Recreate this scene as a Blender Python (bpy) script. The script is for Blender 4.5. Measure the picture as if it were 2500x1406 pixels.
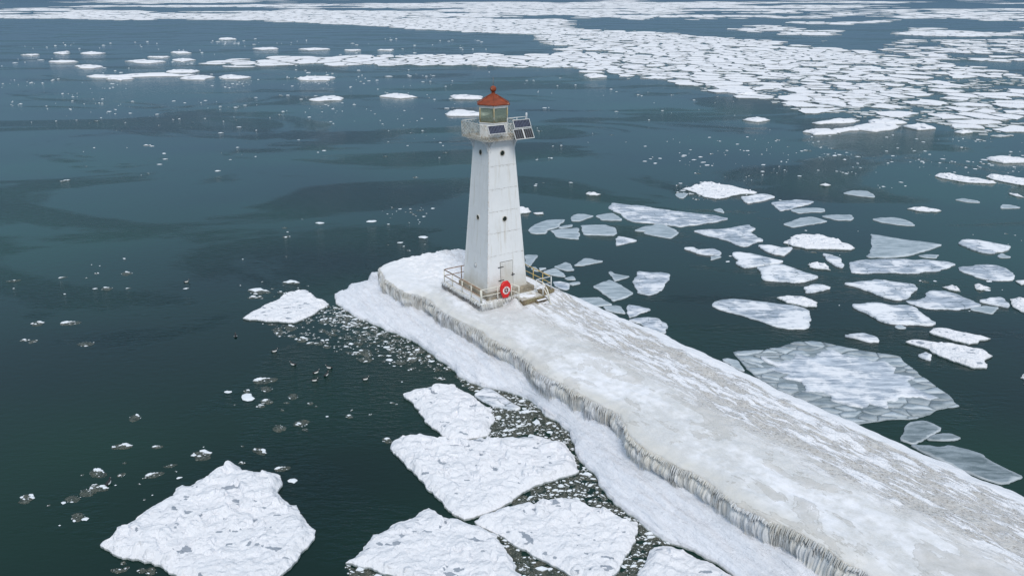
import bpy, bmesh, math, random
import numpy as np
from mathutils import Vector, Matrix
from mathutils.geometry import delaunay_2d_cdt

random.seed(7); rng = np.random.default_rng(7)
for o in list(bpy.data.objects): bpy.data.objects.remove(o)
scene = bpy.context.scene
col = scene.collection

# ------------------------------------------------------------------ camera, sky, sun, exposure
F_PX, HOR, CAM_H = 1900.0, -7.0, 25.1
PITCH = math.atan((703 - HOR) / F_PX)
cam_d = bpy.data.cameras.new('camera'); cam = bpy.data.objects.new('camera', cam_d); col.objects.link(cam)
cam_d.sensor_width = 36.0; cam_d.lens = 36.0 * F_PX / 2500.0
cam_d.clip_start = 0.5; cam_d.clip_end = 60000
cam.location = (0, 0, CAM_H); cam.rotation_euler = (math.pi / 2 - PITCH, 0, 0)
scene.camera = cam

SUN_AZ, SUN_EL = math.radians(-80), math.radians(46)      # azimuth measured from +X
world = bpy.data.worlds.new('World'); scene.world = world; world.use_nodes = True
wn = world.node_tree; wn.nodes.clear()
sky = wn.nodes.new('ShaderNodeTexSky'); sky.sky_type = 'NISHITA'; sky.sun_disc = False
sky.sun_elevation = SUN_EL; sky.sun_rotation = math.pi / 2 - SUN_AZ
sky.altitude = 100; sky.air_density = 1.0; sky.dust_density = 2.0; sky.ozone_density = 1.5
bg = wn.nodes.new('ShaderNodeBackground'); bg.inputs['Strength'].default_value = 0.12
wo = wn.nodes.new('ShaderNodeOutputWorld')
# overcast: a cloud layer whose brightness rises from horizon to zenith (CIE overcast sky) over the clear sky
wt = wn.nodes.new('ShaderNodeTexCoord'); wz = wn.nodes.new('ShaderNodeSeparateXYZ'); wn.links.new(wt.outputs['Generated'], wz.inputs[0])
wr = wn.nodes.new('ShaderNodeValToRGB'); el = wr.color_ramp.elements
el[0].position = 0.0; el[0].color = (.42, 1.0, 1.85, 1); el[1].position = 1.0; el[1].color = (6.0, 6.2, 6.6, 1)
e2 = el.new(.25); e2.color = (1.95, 3.4, 4.7, 1)
wn.links.new(wz.outputs[2], wr.inputs[0])
wx = wn.nodes.new('ShaderNodeMix'); wx.data_type = 'RGBA'; wx.inputs[0].default_value = .88
wn.links.new(sky.outputs[0], wx.inputs[6]); wn.links.new(wr.outputs[0], wx.inputs[7])
wn.links.new(wx.outputs[2], bg.inputs[0]); wn.links.new(bg.outputs[0], wo.inputs[0])
sun_d = bpy.data.lights.new('sun', 'SUN'); sun = bpy.data.objects.new('sun', sun_d); col.objects.link(sun)
sun_d.energy = 1.5; sun_d.angle = math.radians(20); sun_d.color = (1.0, 0.95, 0.88)
sdir = Vector((math.cos(SUN_AZ) * math.cos(SUN_EL), math.sin(SUN_AZ) * math.cos(SUN_EL), math.sin(SUN_EL)))
sun.rotation_euler = sdir.to_track_quat('Z', 'Y').to_euler(); sun.location = (30, -30, 60)
vs = scene.view_settings
vs.view_transform = 'Standard'; vs.look = 'None'; vs.gamma = 1; vs.use_curve_mapping = False; vs.exposure = 0.25
scene.render.engine = 'CYCLES'

# ------------------------------------------------------------------ helpers
def gp(px, py, z=0.0):
    """ground point seen at a photograph position, on the horizontal plane of height z"""
    u = (703 - py) / F_PX; r = (px - 1250) / F_PX
    dy = math.cos(PITCH) + u * math.sin(PITCH); dz = -math.sin(PITCH) + u * math.cos(PITCH)
    t = (z - CAM_H) / dz
    return (r * t, dy * t)
def to_px(x, y, z=0.0):
    zz = z - CAM_H
    d = y * np.cos(PITCH) - zz * np.sin(PITCH); u = y * np.sin(PITCH) + zz * np.cos(PITCH)
    return 1250 + F_PX * x / d, 703 - F_PX * u / d
TC = (-1.391, 59.1); TA = -0.986                       # tower centre, pier direction
SX, SY = math.cos(TA), math.sin(TA)
def st(px, py, z):
    x, y = gp(px, py, z); x -= TC[0]; y -= TC[1]
    return (x * SX + y * SY, -x * SY + y * SX)
def w2st(x, y):
    x = x - TC[0]; y = y - TC[1]
    return (x * SX + y * SY, -x * SY + y * SX)

def hash2(ix, iy, seed):
    n = (ix.astype(np.int64) * 374761393 + iy.astype(np.int64) * 668265263 + seed * 974634541) & 0xffffffff
    n = ((n ^ (n >> 13)) * 1274126177) & 0xffffffff
    return ((n ^ (n >> 16)) & 0xffffff) / float(0xffffff)
def vnoise(x, y, seed=0):
    x = np.asarray(x, float); y = np.asarray(y, float)
    ix = np.floor(x); iy = np.floor(y); fx = x - ix; fy = y - iy
    fx = fx * fx * (3 - 2 * fx); fy = fy * fy * (3 - 2 * fy)
    ix = ix.astype(np.int64); iy = iy.astype(np.int64)
    a = hash2(ix, iy, seed); b = hash2(ix + 1, iy, seed); c = hash2(ix, iy + 1, seed); d = hash2(ix + 1, iy + 1, seed)
    return (a + (b - a) * fx) * (1 - fy) + (c + (d - c) * fx) * fy
def fbm(x, y, seed=0, oct=4):
    v = 0; a = .5; s = 0
    for i in range(oct):
        v = v + a * vnoise(x, y, seed + i * 17); s += a; a *= .5; x = np.asarray(x) * 2.03 + 11.3; y = np.asarray(y) * 2.03 + 5.7
    return v / s
def sstep(a, b, x):
    t = np.clip((x - a) / (b - a), 0, 1); return t * t * (3 - 2 * t)

def props(o, label=None, cat=None, group=None, kind=None):
    if label: o['label'] = label
    if cat: o['category'] = cat
    if group: o['group'] = group
    if kind: o['kind'] = kind
    return o
def empty(name, loc=(0, 0, 0), rz=0.0):
    o = bpy.data.objects.new(name, None); col.objects.link(o); o.location = loc; o.rotation_euler = (0, 0, rz)
    o.empty_display_size = 0.2
    return o
def link(name, me, parent=None):
    o = bpy.data.objects.new(name, me); col.objects.link(o)
    if parent: o.parent = parent
    return o
def mesh_np(name, verts, faces, mats, smooth=True, midx=None):
    me = bpy.data.meshes.new(name)
    me.from_pydata([tuple(v) for v in verts], [], [tuple(f) for f in faces])
    for m in (mats if isinstance(mats, (list, tuple)) else [mats]): me.materials.append(m)
    me.polygons.foreach_set('use_smooth', [smooth] * len(me.polygons))
    if midx is not None: me.polygons.foreach_set('material_index', midx)
    me.update()
    return me

class MB:
    """collects simple shapes and links them as one mesh object"""
    def __init__(s): s.v = []; s.f = []; s.sm = []; s.mi = []
    def add(s, vs, fs, smooth=False, mi=0):
        b = len(s.v); s.v += [tuple(v) for v in vs]
        for f in fs: s.f.append(tuple(i + b for i in f)); s.sm.append(smooth); s.mi.append(mi)
        return s
    def box(s, x0, x1, y0, y1, z0, z1, mi=0):
        v = [(x, y, z) for z in (z0, z1) for y in (y0, y1) for x in (x0, x1)]
        return s.add(v, [(0, 2, 3, 1), (4, 5, 7, 6), (0, 1, 5, 4), (2, 6, 7, 3), (0, 4, 6, 2), (1, 3, 7, 5)], mi=mi)
    def hexa(s, v, mi=0):      # 8 corners, bottom 4 ccw then top 4 ccw
        return s.add(v, [(3, 2, 1, 0), (4, 5, 6, 7), (0, 1, 5, 4), (1, 2, 6, 5), (2, 3, 7, 6), (3, 0, 4, 7)], mi=mi)
    def tube(s, pts, r, n=8, caps=True, mi=0):
        pts = [Vector(p) for p in pts]; rs = r if isinstance(r, (list, tuple)) else [r] * len(pts)
        vs = []; fs = []
        for i, p in enumerate(pts):
            d = (pts[min(i + 1, len(pts) - 1)] - pts[max(i - 1, 0)]).normalized()
            a = d.cross(Vector((0, 0, 1)))
            if a.length < 1e-3: a = Vector((1, 0, 0))
            a.normalize(); b = d.cross(a)
            for k in range(n):
                th = 2 * math.pi * k / n; vs.append(p + (a * math.cos(th) + b * math.sin(th)) * rs[i])
        for i in range(len(pts) - 1):
            for k in range(n):
                k2 = (k + 1) % n; fs.append((i * n + k, i * n + k2, (i + 1) * n + k2, (i + 1) * n + k))
        s.add(vs, fs, True, mi)
        if caps:
            b = len(s.v) - len(vs)
            s.f.append(tuple(b + k for k in range(n))[::-1]); s.sm.append(False); s.mi.append(mi)
            e = b + (len(pts) - 1) * n
            s.f.append(tuple(e + k for k in range(n))); s.sm.append(False); s.mi.append(mi)
        return s
    def lathe(s, prof, n=16, cx=0, cy=0, rot=0, smooth=True, mi=0, capb=True, capt=True):
        vs = []; fs = []
        for r, z in prof:
            for k in range(n):
                th = rot + 2 * math.pi * k / n; vs.append((cx + r * math.cos(th), cy + r * math.sin(th), z))
        for i in range(len(prof) - 1):
            for k in range(n):
                k2 = (k + 1) % n; fs.append((i * n + k, i * n + k2, (i + 1) * n + k2, (i + 1) * n + k))
        if capb: fs.append(tuple(range(n))[::-1])
        if capt: fs.append(tuple((len(prof) - 1) * n + k for k in range(n)))
        return s.add(vs, fs, smooth, mi)
    def build(s, name, mats, parent=None, bevel=0):
        me = bpy.data.meshes.new(name); me.from_pydata(s.v, [], s.f)
        for m in (mats if isinstance(mats, (list, tuple)) else [mats]): me.materials.append(m)
        me.polygons.foreach_set('use_smooth', s.sm); me.polygons.foreach_set('material_index', s.mi); me.update()
        o = link(name, me, parent)
        if bevel:
            md = o.modifiers.new('bevel', 'BEVEL'); md.width = bevel; md.segments = 2; md.limit_method = 'ANGLE'
        return o

# ------------------------------------------------------------------ materials
class NT:
    def __init__(s, name):
        s.m = bpy.data.materials.new(name); s.m.use_nodes = True; s.t = s.m.node_tree; s.t.nodes.clear()
        s.out = s.n('ShaderNodeOutputMaterial')
    def n(s, typ, **kw):
        nd = s.t.nodes.new(typ)
        for k, v in kw.items(): setattr(nd, k, v)
        return nd
    def l(s, a, b): s.t.links.new(a, b)
    def setin(s, nd, **kw):
        for k, v in kw.items():
            i = nd.inputs[k.replace('_', ' ')]
            if hasattr(v, 'links') or isinstance(v, bpy.types.NodeSocket): s.l(v, i)
            else: i.default_value = v
        return nd
    def coord(s, scale=(1, 1, 1), rot=(0, 0, 0), rand=0, src='Object'):
        tc = s.n('ShaderNodeTexCoord'); mp = s.n('ShaderNodeMapping')
        mp.inputs['Scale'].default_value = scale; mp.inputs['Rotation'].default_value = rot
        s.l(tc.outputs[src], mp.inputs['Vector'])
        if rand:
            oi = s.n('ShaderNodeObjectInfo'); mu = s.n('ShaderNodeMath', operation='MULTIPLY'); mu.inputs[1].default_value = rand
            s.l(oi.outputs['Random'], mu.inputs[0]); s.l(mu.outputs[0], mp.inputs['Location'])
        return mp.outputs[0]
    def noise(s, vec, scale, detail=4, rough=.55, dist=0, out=0):
        nd = s.n('ShaderNodeTexNoise'); s.l(vec, nd.inputs['Vector'])
        nd.inputs['Scale'].default_value = scale; nd.inputs['Detail'].default_value = detail
        nd.inputs['Roughness'].default_value = rough; nd.inputs['Distortion'].default_value = dist
        return nd.outputs[out]
    def vor(s, vec, scale, feature='F1', out='Distance', rnd=1):
        nd = s.n('ShaderNodeTexVoronoi', feature=feature); s.l(vec, nd.inputs['Vector'])
        nd.inputs['Scale'].default_value = scale; nd.inputs['Randomness'].default_value = rnd
        return nd.outputs[out]
    def ramp(s, fac, stops, interp='LINEAR'):
        nd = s.n('ShaderNodeValToRGB'); nd.color_ramp.interpolation = interp
        el = nd.color_ramp.elements
        while len(el) < len(stops): el.new(.5)
        for e, (p, c) in zip(el, stops):
            e.position = p; e.color = (c, c, c, 1) if isinstance(c, (int, float)) else (*c, 1)
        s.l(fac, nd.inputs[0]); return nd.outputs[0]
    def mix(s, fac, a, b, blend='MIX'):
        nd = s.n('ShaderNodeMix', data_type='RGBA', blend_type=blend)
        for i, v in ((0, fac), (6, a), (7, b)):
            if isinstance(v, bpy.types.NodeSocket): s.l(v, nd.inputs[i])
            else: nd.inputs[i].default_value = v if i == 0 else ((v, v, v, 1) if isinstance(v, (int, float)) else (*v, 1))
        return nd.outputs[2]
    def math(s, op, a, b=0.0, clamp=False):
        nd = s.n('ShaderNodeMath', operation=op); nd.use_clamp = clamp
        for i, v in ((0, a), (1, b)):
            if isinstance(v, bpy.types.NodeSocket): s.l(v, nd.inputs[i])
            else: nd.inputs[i].default_value = v
        return nd.outputs[0]
    def sep(s, vec):
        nd = s.n('ShaderNodeSeparateXYZ'); s.l(vec, nd.inputs[0]); return nd.outputs
    def bump(s, h, strength=.5, dist=.05, nrm=None):
        nd = s.n('ShaderNodeBump'); s.l(h, nd.inputs['Height'])
        for k, v in (('Strength', strength), ('Distance', dist)):
            if isinstance(v, bpy.types.NodeSocket): s.l(v, nd.inputs[k])
            else: nd.inputs[k].default_value = v
        if nrm is not None: s.l(nrm, nd.inputs['Normal'])
        return nd.outputs[0]
    def bsdf(s, base, rough=.6, nrm=None, metal=0, spec=.5, **kw):
        b = s.n('ShaderNodeBsdfPrincipled')
        for k, v in (('Base Color', base), ('Roughness', rough), ('Metallic', metal), ('Specular IOR Level', spec)):
            if isinstance(v, bpy.types.NodeSocket): s.l(v, b.inputs[k])
            elif k == 'Base Color': b.inputs[k].default_value = (*v, 1)
            else: b.inputs[k].default_value = v
        for k, v in kw.items(): b.inputs[k.replace('_', ' ')].default_value = v
        if nrm is not None: s.l(nrm, b.inputs['Normal'])
        s.l(b.outputs[0], s.out.inputs['Surface'])
        return b

M = {}
def simple(name, base, rough=.5, var=.25, scale=6, metal=0, rust=None, rust_amt=.55):
    t = NT(name); c = t.coord(); n1 = t.noise(c, scale, 5)
    lo = tuple(x * (1 - var) for x in base); hi = tuple(min(1, x * (1 + var)) for x in base)
    colr = t.ramp(n1, [(.3, lo), (.7, hi)])
    if rust:
        n2 = t.noise(c, scale * .7, 6, .7); f = t.ramp(n2, [(rust_amt - .05, 0.), (rust_amt + .07, 1.)])
        colr = t.mix(f, colr, rust)
    t.bsdf(colr, rough, t.bump(n1, .15, .01), metal); M[name] = t.m
    return t.m

SNOW = (.83, .835, .875)
# lake water
def make_water():
    t = NT('lake_water'); c = t.coord()
    # wind patches
    cp = t.coord((.020, .040, 1), (0, 0, .12))
    pat = t.noise(cp, 1.0, 8, .60, 1.1)
    patch = t.ramp(pat, [(.505, 0.), (.56, 1.)])
    cp2 = t.coord((.05, .05, 1)); br = t.noise(cp2, 1.0, 3, .5)
    cr = t.coord((.8, 1.7, 1), (0, 0, -.12)); r1 = t.noise(cr, 1.35, 4, .6, .25)
    cr2 = t.coord((.6, 2.2, 1), (0, 0, .16)); r2 = t.noise(cr2, 2.6, 2, .5, .2)
    h = t.math('ADD', r1, t.math('MULTIPLY', r2, .45))
    stren = t.math('ADD', t.math('MULTIPLY', patch, .62), t.math('ADD', t.math('MULTIPLY', br, .22), .02))
    nrm = t.bump(h, stren, .16)
    g = t.coord((.022, .03, 1)); gn = t.noise(g, 1.0, 2, .5)
    base = t.ramp(gn, [(.36, (.0010, .0115, .0125)), (.66, (.0045, .034, .021))])
    rough = t.math('ADD', t.math('MULTIPLY', patch, .10), .05)
    t.bsdf(base, rough, nrm, 0, .31, IOR=1.333)
    M['water'] = t.m
make_water()

def make_snow(name, tint=SNOW, lump=.35, fine=.4, edge=True, dirt=0.0, layered=False):
    t = NT(name); c = t.coord(rand=37)
    n1 = t.noise(c, 1.1, 5, .6); n2 = t.noise(c, 5.5, 5, .65); n3 = t.noise(c, 22, 3, .6)
    colr = t.ramp(n2, [(.25, tuple(x * .93 for x in tint)), (.6, tint)])
    if dirt:
        f = t.ramp(n1, [(.55, 0.), (.72, dirt)]); colr = t.mix(f, colr, (.46, .46, .46))
    # grey in hollows of the crust: exposed ice, with crescent shade painted in
    bare_and_shade = t.n('ShaderNodeAttribute', attribute_name='rim').outputs['Fac']
    f = t.ramp(t.math('ADD', bare_and_shade, t.math('MULTIPLY', t.math('SUBTRACT', n3, .5), .6)), [(.42, 0.), (.62, .9)])
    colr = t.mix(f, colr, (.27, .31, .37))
    if edge:
        z = t.sep(t.coord())[2]
        wet = t.ramp(t.math('ADD', z, t.math('MULTIPLY', n2, .12)), [(.10, 1.), (.20, 0.)])
        colr = t.mix(wet, colr, (.34, .38, .38))
    dv = t.n('ShaderNodeMix', data_type='VECTOR'); dv.inputs[0].default_value = .22
    cv = t.coord(rand=37); t.l(cv, dv.inputs[4]); t.l(t.noise(cv, 1.3, 3, .6, 0, 1), dv.inputs[5])
    pl = t.vor(dv.outputs[1], 1.9); pl2 = t.vor(dv.outputs[1], 4.6)
    plates = t.math('ADD', t.ramp(pl, [(.25, 1.), (.62, 0.)]), t.math('MULTIPLY', t.ramp(pl2, [(.2, 1.), (.6, 0.)]), .5))
    if layered: plates = t.noise(t.coord((.35, 2.6, 2.6), (0, 0, .12)), 1.0, 6, .65, .6)
    nb = t.bump(n2, lump * (.75 if layered else 1), .10); nb = t.bump(plates, 1.0 if layered else lump * 1.6, .20 if layered else .07, nb); nb = t.bump(n3, fine, .03, nb)
    t.bsdf(colr, .75, nb, 0, .3); M[name] = t.m
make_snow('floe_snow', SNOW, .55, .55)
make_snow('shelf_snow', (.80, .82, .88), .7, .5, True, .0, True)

def make_thin(name, lo, hi, white=0.0, streak=(.5, 2.0, 1), thr=.5):
    t = NT(name); c = t.coord(streak, (0, 0, .12), rand=53); c0 = t.coord(rand=19)
    n1 = t.noise(c, 1.1, 7, .68, .5); n2 = t.noise(c0, .5, 4, .6, .3); n3 = t.noise(c0, 9, 4, .7)
    colr = t.ramp(n1, [(.36, lo), (.60, hi)])
    fine = t.ramp(n3, [(.62, 0.), (.75, .5)]); colr = t.mix(fine, colr, SNOW)
    if white:
        mm = t.math('ADD', t.math('MULTIPLY', n2, .65), t.math('MULTIPLY', n1, .35))
        f = t.ramp(mm, [(thr - .05, 0.), (thr + .05, white)]); colr = t.mix(f, colr, SNOW)
    if white and name != 'core_ice':
        wv_ = t.n('ShaderNodeMix', data_type='VECTOR'); wv_.inputs[0].default_value = .35
        cc = t.coord((.55, 1.5, 1), rand=29); t.l(cc, wv_.inputs[4]); t.l(t.noise(cc, 1.1, 3, .6, 0, 1), wv_.inputs[5])
        ck = t.ramp(t.vor(wv_.outputs[1], 1.5, 'DISTANCE_TO_EDGE'), [(.006, 1.), (.035, 0.)])
        colr = t.mix(t.math('MULTIPLY', ck, t.ramp(n2, [(.42, .9), (.62, .1)])), colr, (.10, .135, .155))
    rim = t.n('ShaderNodeAttribute', attribute_name='rim').outputs['Fac']
    colr = t.mix(t.math('MULTIPLY', rim, .75), colr, (.72, .77, .82))
    t.bsdf(colr, .45, t.bump(t.math('ADD', n1, t.math('MULTIPLY', n3, .4)), .3, .04), 0, .4); M[name] = t.m
make_thin('thin_ice', (.22, .275, .31), (.44, .50, .55))
make_thin('dark_thin_ice', (.095, .13, .145), (.27, .32, .355))
make_thin('core_ice', (.24, .285, .35), (.56, .61, .69), .9, (.5, 2.4, 1), thr=.515)
make_thin('mixed_ice', (.17, .215, .27), (.52, .57, .66), .9, (.45, 2.6, 1), thr=.525)
make_thin('mostly_snow', (.20, .245, .31), (.58, .63, .71), 1.0, (.45, 2.6, 1), thr=.475)

def make_pier_top():
    t = NT('pier_crust'); c = t.coord(); x, y, z = t.sep(c)
    ang = math.radians(-27)
    streak = t.noise(t.coord((.75, 3.4, 1), (0, 0, ang)), 1.0, 6, .62, .6)
    wide = t.noise(t.coord((.20, .9, 1), (0, 0, ang)), 1.0, 3, .5, .3)
    big = t.noise(t.coord((.16, .34, 1)), 1.0, 5, .6, .5)
    med = t.noise(c, 1.6, 5, .62, .3); fine = t.noise(c, 9, 4, .7); grit = t.noise(c, 24, 3, .7)
    dim = t.vor(t.coord((1, 2.0, 1), (0, 0, ang)), 4.2)
    tan = t.mix(t.ramp(med, [(.3, 0.), (.7, 1.)]), (.49, .47, .45), (.63, .62, .61))
    dd = t.math('MULTIPLY', t.ramp(dim, [(.20, 1.), (.36, 0.)]), t.ramp(fine, [(.42, 1.), (.64, .25)]))
    tan = t.mix(t.math('MULTIPLY', dd, 1.0), tan, (.31, .28, .245))
    grey = (.66, .675, .70)
    bw = t.math('MULTIPLY', t.math('SUBTRACT', big, .5), 5.0)
    rz = t.ramp(t.math('MULTIPLY', t.math('ADD', t.math('ADD', y, .3), bw), .3), [(.0, 0.), (.5, 1.)])
    fs = t.ramp(t.math('ADD', t.math('ADD', t.math('MULTIPLY', streak, .62), t.math('MULTIPLY', wide, .38)), t.math('MULTIPLY', t.math('SUBTRACT', grit, .5), .22)), [(.475, 0.), (.52, 1.)])
    fl = t.ramp(t.math('ADD', t.math('MULTIPLY', big, .55), t.math('ADD', t.math('MULTIPLY', med, .35), t.math('MULTIPLY', fine, .1))), [(.40, 1.), (.52, .05)])
    snowm = t.math('ADD', t.math('MULTIPLY', rz, fs), t.math('MULTIPLY', t.math('SUBTRACT', 1.0, rz), fl))
    dusty = t.mix(t.ramp(fine, [(.3, 0.), (.7, 1.)]), (.58, .575, .565), (.68, .69, .705))
    colr = t.mix(snowm, t.mix(rz, dusty, tan), SNOW)
    att = lambda nm: t.n('ShaderNodeAttribute', attribute_name=nm).outputs['Fac']
    cap = t.ramp(t.math('ADD', t.math('SUBTRACT', att('cap'), .30), t.math('MULTIPLY', t.math('SUBTRACT', streak, .5), .7)), [(.0, 0.), (.10, 1.)])
    colr = t.mix(cap, colr, SNOW)
    lip = t.ramp(att('lip'), [(.15, 0.), (.8, .85)])
    colr = t.mix(t.math('MULTIPLY', lip, t.ramp(med, [(.35, 1.), (.65, .35)])), colr, (.62, .605, .565))
    # edges of refrozen ice layers and tan pooled ice on the wall side
    lay = t.noise(t.coord((.28, .55, 1), (0, 0, .15)), 1.0, 5, .6, .4)
    lf = t.math('MULTIPLY', t.math('SUBTRACT', 1.0, rz), t.ramp(t.math('MULTIPLY', x, .05), [(.2, .15), (.9, 1.)]))
    pool = t.ramp(lay, [(.53, 0.), (.575, .5)]); colr = t.mix(t.math('MULTIPLY', pool, lf), colr, (.49, .47, .44))
    line = t.ramp(t.math('ABSOLUTE', t.math('SUBTRACT', lay, .545)), [(.003, 1.), (.011, 0.)]); colr = t.mix(t.math('MULTIPLY', line, t.math('MULTIPLY', lf, .38)), colr, (.30, .28, .24))
    head = t.ramp(t.math('MULTIPLY', t.math('ADD', x, 3.2), -.5), [(0., 0.), (1., .9)])
    colr = t.mix(t.math('MULTIPLY', head, t.ramp(med, [(.3, 1.), (.7, .6)])), colr, SNOW)
    dimm = t.math('MULTIPLY', t.math('ADD', t.math('MULTIPLY', rz, .85), .15), t.math('SUBTRACT', 1.0, t.math('MULTIPLY', cap, .9)))
    nb = t.bump(med, .45, .12); nb = t.bump(pool, .5, .05, nb); nb = t.bump(t.math('ADD', snowm, t.math('MULTIPLY', streak, .8)), t.math('MULTIPLY', t.math('ADD', t.math('MULTIPLY', rz, .35), .2), t.math('SUBTRACT', 1.0, t.math('MULTIPLY', cap, .85))), .07, nb); nb = t.bump(dim, t.math('MULTIPLY', dimm, .7), .08, nb); nb = t.bump(fine, .6, .04, nb)
    t.bsdf(colr, .6, nb, 0, .35); M['pier_crust'] = t.m
make_pier_top()

def make_icicle():
    t = NT('icicle_ice'); c = t.coord((9, 2.5, .45)); n = t.noise(c, 1.0, 5, .62, .25)
    n2 = t.noise(t.coord(), .45, 3, .6)
    a = t.ramp(n, [(.28, (.40, .38, .33)), (.5, (.64, .625, .585)), (.75, (.77, .78, .80))])
    b = t.ramp(n, [(.3, (.50, .50, .49)), (.7, (.76, .78, .82))])
    colr = t.mix(t.ramp(n2, [(.42, 0.), (.62, 1.)]), a, b)
    t.bsdf(colr, .4, t.bump(n, .6, .08), 0, .5); M['icicle'] = t.m
make_icicle()

def make_tower_paint():
    t = NT('tower_paint'); c = t.coord(); x, y, z = t.sep(c)
    n = t.noise(c, .9, 5, .6); v = t.noise(t.coord((3, 3, .25)), 1.4, 5, .65); sp = t.noise(c, 7, 6, .75)
    colr = t.ramp(n, [(.3, (.78, .785, .79)), (.7, (.85, .85, .85))])
    colr = t.mix(t.ramp(v, [(.54, 0.), (.72, .55)]), colr, (.58, .54, .46))
    colr = t.mix(t.math('MULTIPLY', t.ramp(sp, [(.63, 0.), (.69, .8)]), t.ramp(n, [(.45, 0.), (.6, 1.)])), colr, (.30, .27, .21))
    st_ = [(0., 0.)]
    for zz_ in (2.85, 4.62, 6.28, 7.98, 9.72): st_ += [((zz_ - .16) / 12, 0.), ((zz_ - .01) / 12, .7), ((zz_ + .02) / 12, .7), ((zz_ + .05) / 12, 0.)]
    seam = t.ramp(t.math('DIVIDE', z, 12.0), st_)
    front = t.ramp(t.math('SUBTRACT', x, t.math('ABSOLUTE', y)), [(0., .15), (.01, 1.)])
    sn = t.ramp(t.noise(t.coord((2.2, 2.2, 9)), 1.6, 6, .75), [(.50, 0.), (.63, 1.)])
    colr = t.mix(t.math('MULTIPLY', t.math('MULTIPLY', seam, sn), front), colr, (.27, .22, .15))
    pz = t.ramp(t.math('DIVIDE', z, 12.0), [(.30, 0.), (.36, .8), (.455, 1.), (.458, 0.)]); py_ = t.ramp(t.math('ABSOLUTE', t.math('ADD', y, t.math('MULTIPLY', t.math('SUBTRACT', v, .5), .25))), [(.03, 1.), (.16, 0.)])
    colr = t.mix(t.math('MULTIPLY', t.math('MULTIPLY', pz, py_), t.math('MULTIPLY', front, t.ramp(v, [(.4, .2), (.6, .75)]))), colr, (.42, .34, .22))
    cor = t.ramp(t.math('ABSOLUTE', t.math('ADD', x, y)), [(.0, 1.), (.16, 0.)]); colr = t.mix(t.math('MULTIPLY', cor, t.ramp(sp, [(.5, 0.), (.64, .7)])), colr, (.50, .36, .22))
    # splash dirt on the lowest courses
    zz = t.ramp(t.math('ADD', t.math('MULTIPLY', z, .2), t.math('MULTIPLY', t.math('SUBTRACT', n, .5), .5)), [(.02, .75), (.32, 0.)])
    colr = t.mix(zz, colr, (.56, .53, .46))
    t.bsdf(colr, .45, t.bump(sp, .1, .01), 0, .4); M['tower_paint'] = t.m
make_tower_paint()
simple('white_metal', (.72, .72, .71), .45, .12, 5, rust=(.28, .16, .07), rust_amt=.66)
simple('cream_rail', (.74, .72, .64), .5, .15, 4, rust=(.35, .22, .10), rust_amt=.62)
simple('rusty_rail', (.27, .16, .10), .7, .35, 5, rust=(.55, .50, .40), rust_amt=.6)
simple('yellow_rail', (.56, .40, .10), .6, .3, 5, rust=(.40, .33, .24), rust_amt=.52)
simple('lattice_paint', (.70, .70, .67), .5, .2, 4, rust=(.30, .22, .11), rust_amt=.55)
simple('concrete', (.50, .47, .42), .8, .25, 2.5, rust=(.28, .25, .20), rust_amt=.6)
simple('stained_wood', (.17, .13, .08), .8, .5, 3, rust=(.30, .27, .15), rust_amt=.55)
simple('icy_concrete', (.60, .58, .54), .55, .2, 2.0, rust=(.78, .81, .87), rust_amt=.52)
simple('red_roof', (.23, .042, .010), .65, .4, 3, rust=(.50, .30, .20), rust_amt=.64)
simple('red_plastic', (.66, .012, .012), .35, .08, 4)
simple('dark_red', (.13, .012, .02), .5, .2, 8)
simple('ring_white', (.82, .78, .76), .5, .05, 8)
simple('text_dark', (.06, .05, .07), .6, .1, 8)
simple('stained_concrete', (.27, .23, .17), .8, .35, 2.2, rust=(.52, .49, .44), rust_amt=.56)
simple('amber_metal', (.46, .37, .19), .5, .3, 4, rust=(.62, .60, .52), rust_amt=.55)
simple('olive_metal', (.17, .15, .075), .6, .3, 4)
simple('dark_metal', (.03, .03, .032), .5, .3, 6)
simple('seam_dark', (.16, .15, .13), .8, .4, 5)
simple('panel_cell', (.020, .024, .05), .18, .2, 3)
simple('panel_cell_old', (.035, .034, .034), .25, .3, 5)
simple('panel_line', (.30, .33, .42), .4, .1, 3)
simple('pale_pvc', (.60, .63, .66), .5, .06, 4)
simple('snow_plain', SNOW, .8, .06, 7)
def slush():
    t = NT('slush'); c = t.coord(rand=23); n = t.noise(c, 1.7, 5, .6); n2 = t.noise(c, 5, 4, .65)
    colr = t.ramp(n, [(.3, (.045, .058, .048)), (.55, (.115, .125, .10)), (.74, (.17, .15, .11))])
    colr = t.mix(t.ramp(n2, [(.60, 0.), (.72, .6)]), colr, (.45, .50, .50))
    b = t.bsdf(colr, .35, t.bump(n2, .4, .05), 0, .4)
    tr = t.n('ShaderNodeBsdfTransparent'); mx = t.n('ShaderNodeMixShader'); t.l(t.ramp(n2, [(.35, .72), (.65, .15)]), mx.inputs[0])
    t.l(b.outputs[0], mx.inputs[1]); t.l(tr.outputs[0], mx.inputs[2]); t.l(mx.outputs[0], t.out.inputs['Surface']); M['slush'] = t.m
slush()
simple('crumb', (.74, .78, .83), .6, .12, 6)
simple('duck_black', (.018, .018, .020), .6, .2, 9)
simple('duck_white', (.75, .75, .73), .7, .05, 9)
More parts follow.
